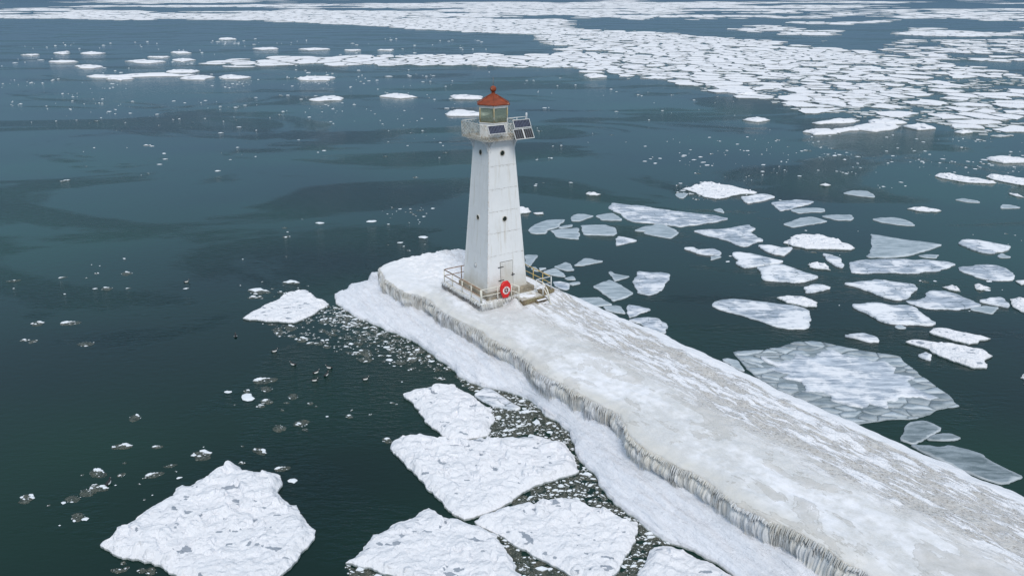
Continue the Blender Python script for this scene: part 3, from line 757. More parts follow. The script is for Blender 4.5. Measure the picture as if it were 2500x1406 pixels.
# gallery
G, ZG, ZR = 1.74, 11.80, 12.83
MB().box(-B1 - .06, B1 + .06, -B1 - .06, B1 + .06, HT - .16, ZG - .145).build('cornice', M['tower_paint'], lh, .02)
MB().box(-G, G, -G, G, ZG - .14, ZG).build('gallery_deck', M['stained_concrete'], lh, .02)
def bracket(face, sgn):
    m = MB(); y = sgn * (B1 - .06); L = .58; D = .92; x0 = B1 + .03; zt = ZG - .15; w = .03
    m.box(x0, x0 + L, y - w, y + w, zt - .05, zt - .002); m.box(x0, x0 + .05, y - w, y + w, zt - D, zt - .05)
    pts = []
    for i in range(11):
        u = i / 10; a = u * math.pi / 2
        pts.append((x0 + .03 + (L - .05) * (1 - math.sin(a)) + .035 * abs(math.sin(a * 6)), y, zt - .03 - (D - .06) * (1 - math.cos(a)) ** .9 - .02))
    m.tube(pts, .028, 6)
    for cx, cz, r in ((.14, .16, .095), (.34, .13, .07), (.12, .38, .075), (.10, .56, .05)):
        ring = [(x0 + cx + r * math.cos(t * math.pi / 6), y, zt - cz + r * math.sin(t * math.pi / 6)) for t in range(13)]
        m.tube(ring, .022, 5, False)
    R = Matrix.Rotation(face * math.pi / 2, 4, 'Z'); m.v = [tuple(R @ Vector(p)) for p in m.v]
    m.build('bracket', M['tower_paint'], lh)
for f in range(4):
    for s_ in (-1, 1): bracket(f, s_)
for face in range(4):
    R = Matrix.Rotation(face * math.pi / 2, 4, 'Z'); zb, zt = ZG - .16, ZR - .03
    m = MB(); H = zt - zb; n = 14; step = 2 * G / n; bw = .014
    def bar(ya, za, yb, zb_, x):
        d = Vector((0, yb - ya, zb_ - za)).normalized(); p = Vector((0, -d.z, d.y)) * bw
        q = [Vector((x, ya, za)) + p, Vector((x, ya, za)) - p, Vector((x, yb, zb_)) - p, Vector((x, yb, zb_)) + p]
        m.hexa([R @ v for v in q] + [R @ (v + Vector((.012, 0, 0))) for v in q])
    for k in range(-int(H / step) - 1, n + 1):
        y0 = -G + k * step
        for dr in (1, -1):
            ya, za, yb, zb_ = y0, zb, y0 + H, zt
            if ya < -G: za += -G - ya; ya = -G
            if yb > G: zb_ -= yb - G; yb = G
            if yb - ya < .02: continue
            bar(ya * dr, za, yb * dr, zb_, G - .005 + (0 if dr > 0 else .014))
    m.build('lattice', M['lattice_paint'], lh)
    tp = MB().tube([R @ Vector((G, -G, ZR)), R @ Vector((G, G, ZR))], .03, 6); tp.build('gallery_rail', M['lattice_paint'], lh)
    lo = MB().tube([R @ Vector((G + .01, -G, ZG + .17)), R @ Vector((G + .01, G, ZG + .17))], .02, 6); lo.build('gallery_rail', M['lattice_paint'], lh)
    MB().tube([R @ Vector((G, -G, ZG - .16)), R @ Vector((G, -G, ZR))], .032, 6).build('gallery_post', M['lattice_paint'], lh)
# lantern room
RL = 1.17; rot = math.radians(-30)
def hexring(r, z): return [(r * math.cos(rot + k * math.pi / 3), r * math.sin(rot + k * math.pi / 3), z) for k in range(6)]
ZS, ZE = 12.86, 14.02          # sill and eave
MB().lathe([(RL + .02, ZG + .002), (RL + .02, ZS - .05), (RL + .07, ZS - .05), (RL + .07, ZS)], 6, rot=rot, smooth=False).build('lantern_parapet', M['tower_paint'], lh)
MB().lathe([(RL - .05, ZS + .002), (RL - .05, ZS + .10)], 6, rot=rot, smooth=False).build('lantern_floor', M['olive_metal'], lh)
for k in range(6):
    a0 = rot + k * math.pi / 3; a1 = a0 + math.pi / 3
    p0 = Vector((RL * math.cos(a0), RL * math.sin(a0), 0)); p1 = Vector((RL * math.cos(a1), RL * math.sin(a1), 0)); d = (p1 - p0).normalized(); nrm = Vector((d.y, -d.x, 0))
    q = [p0 + d * .05 - nrm * .012, p1 - d * .05 - nrm * .012, p1 - d * .05 - nrm * .004, p0 + d * .05 - nrm * .004]
    MB().hexa([v + Vector((0, 0, ZS + .06)) for v in q] + [v + Vector((0, 0, ZE - .10)) for v in q]).build('pane', M['glass'], lh)
    MB().tube([p0 + Vector((0, 0, ZS)), p0 + Vector((0, 0, ZE))], .045, 6).build('mullion', M['amber_metal'], lh)
    q = [p0 - nrm * .05, p1 - nrm * .05, p1 + nrm * .02, p0 + nrm * .02]
    MB().hexa([v + Vector((0, 0, ZS + .002)) for v in q] + [v + Vector((0, 0, ZS + .055)) for v in q]).build('sill', M['olive_metal'], lh)
MB().lathe([(RL + .04, ZE - .10), (RL + .06, ZE + .02), (RL + .12, ZE + .06), (RL + .12, ZE + .10)], 6, rot=rot, smooth=False).build('lantern_cornice', M['white_metal'], lh)
roof = MB().lathe([(RL + .20, ZE + .104), (RL + .21, ZE + .16), (.80, ZE + .47), (.42, ZE + .68), (.20, ZE + .80), (.13, ZE + .92)], 6, rot=rot, smooth=False).build('roof', M['red_roof'], lh)
for k in range(6):
    a = rot + k * math.pi / 3; c, s_ = math.cos(a), math.sin(a)
    MB().tube([(r * c, r * s_, z) for r, z in ((RL + .21, ZE + .17), (.81, ZE + .48), (.43, ZE + .69), (.21, ZE + .81))], .022, 6).build('ridge', M['red_roof'], roof)
zb_ = ZE + 1.10
prof = [(.15, ZE + .90), (.17, ZE + .93), (.10, ZE + .96)] + [(max(.235 * math.sin(a), .03), zb_ + .08 - .235 * math.cos(a)) for a in np.linspace(.5, 2.95, 9)]
MB().lathe(prof, 16).build('ball_finial', M['red_roof'], roof)
MB().tube([(0, 0, zb_ + .2), (0, 0, zb_ + .95)], [.018, .008], 5).build('lightning_rod', M['rusty_rail'], roof)
MB().lathe([(.16, ZS + .11), (.16, ZS + .16), (.05, ZS + .18), (.05, ZS + .50), (.10, ZS + .52), (.12, ZS + .62), (.10, ZS + .74), (.04, ZS + .78)], 12).build('beacon', M['dark_metal'], lh)

# solar panels on the gallery rail
def lworld(x, y, z): return (TC[0] + x * SX - y * SY, TC[1] + x * SY + y * SX, Z0 + z)
def solar(label, y0, y1, xt, zt, h, tilt, cells, mat, lines):
    w = (y1 - y0) / 2; e = empty('solar_panel', lworld(xt, (y0 + y1) / 2, zt), 0)
    e.rotation_euler = Matrix((Matrix.Rotation(TA, 3, 'Z') @ Matrix.Rotation(-tilt, 3, 'Y'))).to_euler()
    props(e, label, 'solar panel', 'solar panels on the gallery rail')
    fr = .035
    m = MB().box(-.035, .02, -w, w, -fr, 0).box(-.035, .02, -w, w, -h, -h + fr).box(-.035, .02, -w, -w + fr, -h + fr, -fr).box(-.035, .02, w - fr, w, -h + fr, -fr)
    m.build('frame', M['white_metal'], e)
    n = cells
    if n > 1: MB().box(-.034, .019, -.05, .05, -h + fr, -fr).build('centre_bar', M['white_metal'], e)
    for i in range(n):
        a = -w + fr + .004 if i == 0 else .052; b = w - fr - .004 if i == n - 1 else -.052
        MB().box(-.02, .006, a, b, -h + fr + .004, -fr - .004).build('cell_sheet', mat, e)
        ln = MB(); k = lines
        for j in range(1, k): yy = a + (b - a) * j / k; ln.box(.007, .009, yy - .007, yy + .007, -h + fr + .02, -fr - .02)
        ln.build('grid_lines', M['panel_line'], e)
    for q in (-.5, .5): MB().tube([(-.04, w * q, -.12), (-.30, w * q, -.05)], .02, 6).build('mount', M['white_metal'], e)
solar('single solar panel hung on the near gallery rail, left of the pair', -1.66, -.22, G + .06, ZR + .02, .66, math.radians(28), 1, M['panel_cell'], 11)
solar('upper right solar panel above the dark twin panel', .50, 1.98, G + .10, ZR + .26, .64, math.radians(28), 1, M['panel_cell'], 11)
solar('older dark twin solar panel in a white frame at the gallery corner', .32, 1.98, G + .42, ZR - .36, .80, math.radians(30), 2, M['panel_cell_old'], 4)
fr = empty('panel_rack', lworld(G, .95, ZR)); fr.rotation_euler = (0, 0, TA); props(fr, 'thin white pipe rack standing above the right solar panels', 'rack')
MB().tube([(0, -.85, .42), (0, .78, .42)], .03, 6).build('top_pipe', M['white_metal'], fr)
for y in (-.85, 0, .78): MB().tube([(0, y, -.02), (0, y, .42)], .026, 6).build('upright', M['white_metal'], fr)
an = empty('antenna', lworld(G + .02, G + .05, ZR)); props(an, 'stubby pale grey antenna at the right gallery corner', 'antenna')
MB().lathe([(.025, -.15), (.025, .20), (.075, .22), (.08, .62), (.06, .70), (.02, .72)], 12).build('mast', M['pale_pvc'], an)

# ------------------------------------------------------------------ ice floes traced from the photograph
NEAR_POLYS = []          # world outlines, to keep brash out of them
def conv(pts, off, sc, z=0.0): return [gp(off[0] + x / sc, off[1] + y / sc, z) for x, y in pts]
def P(txt): a = list(map(float, txt.split())); return list(zip(a[::2], a[1::2]))
def snow_floe(pts, label, thick=.34, lump=1.0, spacing=.11, seed=1, hollows=True, mat='floe_snow', group='ice floes drifting on the lake'):
    rr = random.Random(seed); poly = roughen(pts, max(spacing * 1.3, .15), .085, rr); r2 = np.random.default_rng(seed)
    NEAR_POLYS.append(np.array(poly))
    V, tris = fill(poly, spacing, r2); d = seg_dist(V, np.array(poly))
    A = abs(area(poly)); h = np.full(len(V), 0.0)
    n = int(A * 3.2 * lump)
    if n:
        lo = V.min(0); hi = V.max(0)
        for i in range(n):
            c = lo + (hi - lo) * r2.random(2); R = .22 + .62 * r2.random() ** 2
            ca = r2.random() * 6.28; sx = .7 + .3 * r2.random()
            dx = V[:, 0] - c[0]; dy = V[:, 1] - c[1]; u = dx * math.cos(ca) + dy * math.sin(ca); w = (-dx * math.sin(ca) + dy * math.cos(ca)) / sx
            q = (u * u + w * w) / (R * R); k = q < 1
            h[k] = np.maximum(h[k], (.05 + .11 * r2.random()) * (1 - q[k] ** 9) + (.34 * u[k] / R) * (r2.random() - .15))
    cov = h.copy(); h = h * (.30 + .70 * sstep(.36, .58, fbm(V[:, 0] * .32 + seed, V[:, 1] * .32, seed + 31, 3)))
    h = h + .16 * (fbm(V[:, 0] * .8, V[:, 1] * .8, seed, 4) - .45) + .09 * (fbm(V[:, 0] * 3.1, V[:, 1] * 3.1, seed + 5, 3) - .5)
    bare_and_shade = (cov < .03) * sstep(.665, .73, fbm(V[:, 0] * 1.5 + V[:, 1] * .6, V[:, 1] * 3.2, seed + 9, 3)) * sstep(.1, .3, d)  # gaps between plates: exposed ice and painted crescent shade
    z = thick * (.55 + .45 * sstep(0, .5, d)) + h * sstep(.0, .35, d)
    z = np.maximum(z, .07); z = np.where(d < .01, thick * .38, z)
    me, c = slab('ice_floe', V, tris, z, -.12, M[mat], rim=bare_and_shade, smooth=spacing > .3)
    o = link('ice_floe', me); o.location = (c[0], c[1], 0); props(o, label, 'ice floe', group)
    return o
def thin_floe(pts, label, mat='thin_ice', thick=.07, spacing=.4, seed=1, rough=.03, name='ice_sheet', parent=None, zoff=0.0, group='thin ice sheets drifting on the lake'):
    rr = random.Random(seed); poly = roughen(chaikin(pts, .12) if parent is None else pts, max(spacing * .8, .25), rough, rr); r2 = np.random.default_rng(seed)
    if parent is None: NEAR_POLYS.append(np.array(poly))
    V, tris = fill(poly, spacing, r2); d = seg_dist(V, np.array(poly))
    rim = (1.0 if parent is None else .55) * (1 - sstep(.0, .14, d)) * (.3 + .7 * vnoise(V[:, 0] * 1.5, V[:, 1] * 1.5, seed))
    z = zoff + thick + .03 * (fbm(V[:, 0] * 1.3, V[:, 1] * 2.0, seed, 3) - .5) + .035 * rim
    me, c = slab(name, V, tris, z, zoff - .05, M[mat], rim=rim)
    o = link(name, me, parent); o.location = (c[0], c[1], 0)
    if parent is None: props(o, label, 'ice sheet', group)
    return o

A5, A5s = (820, 900), 2.779
snow_floe(conv(P('455 160 480 150 560 135 620 120 700 105 760 100 805 95 815 120 870 145 935 175 960 205 1010 240 1060 260 1068 300 1078 340 1050 370 1050 410 1030 440 960 455 900 465 860 472 810 475 770 465 720 440 650 385 600 340 590 310 560 280 530 235 500 200 460 175'), A5, A5s, .25), 'smooth white snowy floe touching the bigger floe below it, left of the shelf', seed=11, lump=.7)
thin_floe(conv(P('935 175 1020 125 1080 155 1150 200 1200 235 1255 265 1230 275 1150 265 1070 255 1040 235 985 210'), A5, A5s, .1), 'narrow grey white ice slab wedged between snowy floe and shelf', 'mostly_snow', .12, .15, 12)
snow_floe(conv(P('370 530 375 500 400 470 440 448 500 450 600 445 680 455 730 470 820 485 900 475 1000 462 1100 455 1200 450 1310 450 1400 450 1450 470 1530 480 1570 520 1600 560 1625 600 1635 640 1650 680 1600 705 1500 735 1400 765 1330 790 1270 820 1230 850 1180 890 1110 930 1020 965 940 990 870 1005 820 980 760 940 725 890 680 850 630 810 600 765 540 700 480 650 450 610 400 560'), A5, A5s, .25), 'wide lumpy snow floe with a pointed lower tip in the middle of the row', seed=13)
snow_floe(conv(P('65 1300 90 1280 130 1265 180 1220 210 1170 250 1110 330 1085 380 1045 440 1020 520 1000 565 960 630 930 680 955 700 975 760 1000 830 1005 880 1030 970 1050 1020 1080 1090 1110 1110 1160 1140 1190 1170 1240 1200 1290 1215 1350 1260 1380 1265 1430 1200 1490 900 1530 600 1480 420 1400 330 1375 260 1345 150 1320'), A5, A5s, .25), 'snowy floe with a grey melt hollow, cut by the bottom edge', seed=14)
snow_floe(conv(P('940 1020 980 985 1060 965 1130 932 1200 920 1290 895 1350 905 1420 890 1500 870 1580 865 1640 870 1680 900 1780 930 1860 945 1900 980 1960 1010 2040 1020 2050 1060 2030 1120 2010 1180 1990 1230 1950 1290 1920 1350 1870 1390 1850 1420 1760 1450 1680 1440 1600 1390 1520 1340 1430 1290 1330 1245 1240 1195 1160 1140 1100 1105 1010 1065'), A5, A5s, .25), 'broad white floe nearest the ice shelf, below the pointed floe', seed=15)
snow_floe(conv(P('1556 1395 1585 1340 1610 1328 1650 1333 1690 1350 1740 1370 1790 1402 1810 1440 1700 1500 1580 1470'), (0, 0), 1, .25), 'snowy floe at the bottom edge tucked against the shelf', seed=16)
snow_floe(conv(P('675 1180 690 1160 740 1145 790 1060 860 1040 920 1000 970 960 1050 910 1110 880 1170 850 1190 800 1240 775 1290 785 1330 750 1400 720 1440 680 1500 655 1570 635 1620 650 1645 680 1720 685 1790 680 1880 700 1905 730 1915 770 1890 800 1900 850 1930 880 1960 905 2010 910 2030 950 2070 1010 2110 1060 2140 1080 2135 1120 2100 1170 2050 1220 2000 1290 1940 1350 1880 1410 1800 1480 1600 1500 1300 1430 1200 1390 1140 1365 1090 1320 1020 1290 940 1275 860 1262 800 1255 740 1215'), (0, 900), 2.778, .25), 'large lumpy snow floe alone in dark water at lower left', seed=17)
snow_floe(conv(P('135 470 200 425 290 380 350 340 440 310 520 260 600 225 680 205 740 185 800 200 850 240 880 275 960 295 1005 330 960 365 880 410 800 455 720 490 640 515 540 510 430 500 300 490 200 488'), (560, 660), 4.135, .2), 'white wedge shaped floe just left of the pier shelf', seed=18, lump=.4, thick=.28)

R5, R5s, R6, R6s, R7, R7s = (1270, 420), 3.905, (1640, 420), 2.907, (1720, 780), 3.195
W, G_, X, Y, D_ = 'floe_snow', 'thin_ice', 'mixed_ice', 'mostly_snow', 'dark_thin_ice'
traced = [
 (R5, R5s, W, '1545 160 1730 105 1850 110 1960 130 2060 145 2150 170 2260 195 2240 210 2100 210 2010 230 1870 255 1770 240 1690 210 1620 180', 'thick white diamond shaped floe, farthest of the scattered floes right of the tower'),
 (R5, R5s, Y, '2105 235 2170 235 2250 215 2350 213 2435 240 2330 270 2170 300 2120 265', 'small white floe off the right tip of the diamond shaped floe'),
 (R5, R5s, X, '835 345 875 292 960 305 1150 320 1400 360 1640 390 1850 410 1995 443 1870 475 1700 500 1530 523 1450 510 1330 495 1230 485 1060 470 1000 440 960 395 910 380', 'long pale ice sheet tapering to a point on the right, below the diamond floe'),
 (R5, R5s, G_, '485 465 500 415 545 400 620 402 705 418 640 440 570 467', 'small grey sheet left of the long tapering sheet, upper left of two'),
 (R5, R5s, G_, '715 418 800 400 880 392 940 425 975 460 860 460 770 455', 'small grey sheet touching the left tip of the long tapering sheet'),
 (R5, R5s, G_, '75 555 110 520 190 480 260 458 425 452 420 470 385 490 350 530 255 555 245 585 150 588 100 580', 'tongue shaped grey sheet nearest the tower at mid height'),
 (R5, R5s, G_, '360 530 420 510 495 498 500 515 440 528', 'tiny grey sliver above the grey sheets beside the tongue shaped one'),
 (R5, R5s, G_, '285 556 380 542 560 530 570 600 560 640 450 630 350 620 320 580', 'grey four sided sheet between the tongue shaped and the rectangular sheet'),
 (R5, R5s, G_, '575 507 700 505 810 503 860 520 905 530 920 560 900 605 800 600 605 597 585 550', 'grey rectangular sheet with a white right rim'),
 (R5, R5s, X, '925 622 940 612 1020 625 1120 653 1040 670 960 690 910 700', 'broken grey triangle below the rectangular sheet'),
 (R5, R5s, G_, '1085 560 1150 530 1200 515 1260 510 1300 490 1370 500 1490 555 1515 580 1440 632 1330 615 1175 582 1200 565', 'grey overlapping sheets under the long tapering sheet'),
 (R5, R5s, X, '1645 560 1750 548 1900 545 2050 525 2180 500 2250 540 2190 570 2240 600 2325 655 2220 680 2140 712 2050 690 2000 660 1880 625 1760 600', 'pale arrowhead sheet pointing left with a notched right side'),
 (R5, R5s, Y, '1555 725 1650 720 1700 745 1780 740 1850 735 1920 775 1900 795 1780 790 1690 775 1630 750', 'narrow white and grey floe below the arrowhead sheet'),
 (R5, R5s, G_, '1815 805 1900 800 1920 810 1815 840', 'tiny grey chip under the narrow white and grey floe'),
 (R5, R5s, G_, '510 890 560 855 610 823 670 825 800 850 690 870 600 890', 'grey kite shaped sheet right of the tower foot'),
 (R5, R5s, G_, '320 900 430 857 480 875 520 935 440 940 370 920', 'rounded grey sheet left of the kite shaped sheet'),
 (R5, R5s, G_, '215 948 330 915 370 935 440 998 350 990 265 970', 'grey sheet behind the yellow railing'),
 (R5, R5s, G_, '420 1010 500 990 535 1025 450 1025', 'small grey sheet right of the yellow railing'),
 (R5, R5s, G_, '460 1060 560 1043 575 1060 500 1078', 'tiny pale sheet off the corner of the white railing'),
 (R5, R5s, X, '310 1045 380 1040 470 1060 470 1110 430 1122 330 1085', 'streaked grey sheet behind the white railing'),
 (R5, R5s, G_, '840 955 860 945 900 970 1050 993 980 1015 900 1040 880 1000', 'small grey hooked triangle above the smooth rectangular sheet'),
 (R5, R5s, G_, '690 1090 770 1055 850 1025 910 1050 1010 1110 1085 1155 980 1205 885 1232 830 1180 760 1130', 'smooth grey slanted rectangle near the pier edge'),
 (R5, R5s, X, '1085 1020 1115 945 1250 958 1435 970 1390 1060 1310 1150 1230 1172 1120 1150 1090 1080', 'grey fan shaped sheet with dark cracks on its right side'),
 (R5, R5s, G_, '550 1200 680 1197 760 1195 885 1265 800 1270 710 1280 620 1240', 'grey sheet lying against the snowy pier edge, nearest the steps'),
 (R5, R5s, G_, '790 1283 900 1270 960 1280 1010 1350 900 1335 820 1315', 'grey sheet against the pier edge, second from the steps'),
 (R5, R5s, X, '1020 1340 1030 1262 1080 1270 1255 1308 1150 1340 1040 1388', 'mottled grey triangle beside the pier edge sheets'),
 (R5, R5s, G_, '1480 205 1590 200 1560 250 1510 245', 'tiny grey sheet off the left tip of the diamond floe'),
 (R5, R5s, W, '625 205 660 190 770 210 740 222 660 220', 'small white lump of ice alone above the long tapering sheet'),
 (R5, R5s, G_, '40 790 175 790 130 850 80 905 50 880', 'grey triangle half hidden by the right edge of the tower'),
 (R5, R5s, G_, '100 908 150 905 180 945 130 940', 'tiny grey sheet between tower and yellow railing'),
 (R5, R5s, G_, '180 912 255 915 190 938', 'tiny pale triangle above the yellow railing'),
 (R5, R5s, G_, '1840 360 1910 345 1950 390 1880 375', 'tiny grey chip right of the long tapering sheet'),
 (R5, R5s, W, '-40 340 0 335 50 350 105 375 90 385 0 400 -40 395', 'small white floe peeping out from behind the tower at mid height'),
 (R5, R5s, W, '125 390 220 385 225 400 150 403', 'tiny white lump right of the floe behind the tower'),
 ((1200, 740), 3.056, X, '1020 125 1070 110 1240 108 1320 165 1300 225 1180 190 1110 150', 'grey double sheet against the pier edge, third from the steps'),
 (R6, R6s, X, '705 215 790 205 880 195 960 200 1015 212 900 245 770 277 730 240', 'streaked grey sheet right of the diamond floe'),
 (R6, R6s, G_, '840 268 930 255 1080 258 1090 282 900 293', 'flat grey strip below the streaked grey sheet'),
 (R6, R6s, G_, '788 370 850 350 910 325 990 317 1060 335 1110 350 960 375 855 393', 'grey wing shaped sheet left of the small grey rectangle'),
 (R6, R6s, G_, '1058 313 1140 303 1280 303 1280 342 1170 340', 'small grey rectangle touching the wing shaped sheet'),
 (R6, R6s, G_, '1210 150 1290 130 1390 135 1450 180 1330 170', 'pale grey sheet shaped like a low hill in rippled water'),
 (R6, R6s, W, '1868 30 1890 15 1960 20 2080 35 2200 50 2305 78 2250 83 2100 75 1920 45', 'long white floe near the right edge, left of a similar one'),
 (R6, R6s, W, '2230 35 2260 18 2400 35 2500 50 2600 70 2600 100 2480 93 2330 65', 'long white floe cut by the right edge above the open water'),
 (R6, R6s, W, '1670 260 1740 250 1880 265 1915 275 1880 283 1760 278', 'thin white raised floe alone in open water at right'),
 (R6, R6s, G_, '2005 195 2070 187 2170 205 2190 217 2090 212', 'narrow pale grey sheet in ripples near the right edge'),
 (R6, R6s, G_, '2345 230 2400 232 2485 253 2330 258', 'small pale grey triangle close to the right edge'),
 (R6, R6s, G_, '1420 335 1480 325 1580 322 1660 340 1735 380 1620 375 1480 355', 'grey leaf shaped sheet under the thin white raised floe'),
 (R6, R6s, W, '795 505 840 465 930 442 1000 450 1080 455 1170 480 1210 505 1300 540 1270 553 1150 548 960 545 860 525', 'white floe shaped like a fish with a dark crack along its top'),
 (R6, R6s, Y, '608 520 700 520 780 540 858 535 830 570 800 592 720 580 660 555', 'small white and grey floe left of the fish shaped floe'),
 (R6, R6s, Y, '430 575 470 568 560 580 640 600 720 618 800 635 700 655 620 665 520 680 465 655 475 630 445 605', 'white wedge floe with a grey lower left lobe'),
 (R6, R6s, Y, '600 675 700 665 770 655 850 680 930 710 1045 745 990 765 880 785 760 775 650 765 640 720', 'white four sided floe below the wedge with the grey lobe'),
 (R6, R6s, Y, '1068 580 1130 590 1200 615 1225 665 1210 678 1150 660 1100 625', 'small tilted white floe above a flat white one'),
 (R6, R6s, W, '965 655 1060 645 1110 665 1130 695 1030 685 980 675', 'small flat white floe under the tilted one'),
 (R6, R6s, G_, '1410 440 1450 445 1560 465 1700 485 1830 500 1925 517 1830 550 1700 590 1580 605 1375 605 1420 540 1415 480', 'large smooth grey sheet with a concave left side'),
 (R6, R6s, Y, '2030 505 2080 480 2180 485 2280 505 2410 530 2370 560 2280 578 2200 570 2110 540', 'oval white floe near the right edge, right of the large grey sheet'),
 (R6, R6s, X, '1260 640 1350 625 1480 618 1650 618 1800 622 1950 635 2020 655 1960 680 1900 700 1700 718 1500 712 1280 715 1265 680', 'long streaked white and grey floe under the large grey sheet'),
 (R6, R6s, X, '2030 675 2120 670 2230 655 2310 662 2400 700 2435 765 2300 770 2180 750 2060 705', 'streaked floe at the right end of the long streaked one'),
 (R6, R6s, G_, '1745 592 1800 585 1900 587 1880 610 1800 605', 'tiny grey sheet on the upper rim of the long streaked floe'),
 (R6, R6s, Y, '1215 790 1340 780 1450 765 1560 780 1640 790 1720 800 1748 830 1700 860 1680 895 1600 908 1500 885 1420 850 1320 815', 'pointed white floe with a grey lower flap'),
 (R6, R6s, X, '1655 912 1760 905 1800 890 1800 860 1850 840 1930 840 2020 865 2130 910 2205 945 2100 965 1960 972 1800 965 1720 940', 'mottled floe with a raised hump, right of the pointed white floe'),
 (R6, R6s, Y, '1275 940 1400 930 1480 932 1560 950 1700 950 1740 970 1790 1020 1880 1075 1820 1088 1660 1080 1520 1070 1420 1020 1320 975', 'white floe split by dark cracks, below the pointed white floe'),
 (R6, R6s, W, '745 890 820 875 920 880 1000 905 1035 925 1030 955 950 955 860 935', 'small oval white floe on the upper rim of the broad streaked sheet'),
 (R6, R6s, X, '278 945 340 908 440 898 520 905 640 920 720 930 820 940 940 962 980 1000 985 1030 975 1060 975 1105 840 1112 740 1095 650 1060 520 1020 380 985', 'broad streaked sheet with a ragged right end'),
 (R6, R6s, Y, '935 820 1000 800 1060 800 1135 823 1040 845 950 858', 'small white and grey chip above the oval white floe'),
 (R6, R6s, Y, '1220 1160 1300 1150 1360 1145 1450 1170 1475 1205 1400 1205 1300 1175', 'small pointed white floe above the big cracked sheet'),
 (R6, R6s, W, '1828 1135 1920 1105 2020 1130 2100 1145 2200 1165 2263 1182 2180 1200 2110 1222 2000 1195 1890 1160', 'white floe near the right edge just above a longer one'),
 (R6, R6s, W, '1660 1205 1750 1190 1850 1205 1980 1215 2080 1235 2200 1255 2278 1305 2220 1340 2235 1390 2150 1390 2060 1360 1950 1320 1850 1280 1760 1235', 'long white floe with a bite in its right end, right of the cracked sheet'),
 (R6, R6s, Y, '1745 1300 1800 1280 1845 1300 1840 1335 1780 1318', 'small chip beside the long white floe with the bite'),
 (R6, R6s, Y, '2175 915 2260 895 2340 890 2400 945 2390 960 2280 940', 'small white floe between the mottled hump and the right edge'),
 (R6, R6s, G_, '2110 972 2220 948 2325 960 2280 1005 2200 990', 'small grey sheet under the right end of the mottled floe'),
 (R6, R6s, W, '2400 900 2450 895 2560 920 2600 1000 2500 995 2430 960', 'white floe cut by the right edge at mid height'),
 (R6, R6s, W, '1920 815 1990 798 2050 845 1980 835', 'small white triangle above the mottled hump floe'),
 (R6, R6s, W, '2150 800 2180 790 2265 825 2200 838 2160 830', 'small white wedge alone near the right edge'),
 (R6, R6s, G_, '2310 595 2340 575 2415 605 2330 607', 'tiny grey triangle under the oval white floe at right'),
 (R6, R6s, G_, '1580 1095 1620 1080 1670 1105 1610 1108', 'tiny grey chip under the floe split by dark cracks'),
 (R6, R6s, W, '1050 90 1090 78 1130 92 1090 100', 'tiny white lump in rippled water above the hill shaped sheet'),
 (R6, R6s, W, '2390 150 2460 155 2500 180 2440 170', 'tiny white floe under the long white floe at the right edge'),
 (R6, R6s, W, '2440 770 2500 765 2560 790 2480 800', 'small white floe at the right edge below the streaked floes'),
 (R7, R7s, G_, '135 310 180 300 265 320 320 405 240 375', 'small grey sheet between the pier snow and the big cracked sheet'),
 (R7, R7s, D_, '1520 935 1580 810 1700 785 1780 810 1855 850 1760 905 1700 945 1620 968', 'dark grey speckled sheet below the big cracked sheet'),
 (R7, R7s, D_, '1725 935 1800 893 1920 887 2005 922 1940 940', 'small dark grey sheet at the side of the speckled sheet'),
 (R7, R7s, D_, '1600 975 1740 980 1920 980 2050 1010 2170 1050 2230 1100 2330 1150 2492 1225 2400 1260 2310 1280 2150 1230 1900 1120 1700 1030', 'long dark grey sheet at the pier edge near the right border'),
 (R7, R7s, W, '2465 450 2492 420 2530 480 2490 500', 'white scrap of ice at the right edge beside the cracked sheet'),
]
for i, (off, sc, mt, txt, lab) in enumerate(traced):
    pts = conv(P(txt), off, sc, .08); A = abs(area(pts))
    if mt == W: snow_floe(pts, lab, thick=.26 if A > 6 else .2, lump=.5, spacing=.22 if A > 6 else .14, seed=100 + i)
    else: thin_floe(pts, lab, mt, .07 if mt != Y else .13, max(.18, min(.45, math.sqrt(A) / 12)), 100 + i, .06 if mt in (G_, D_) else .08)

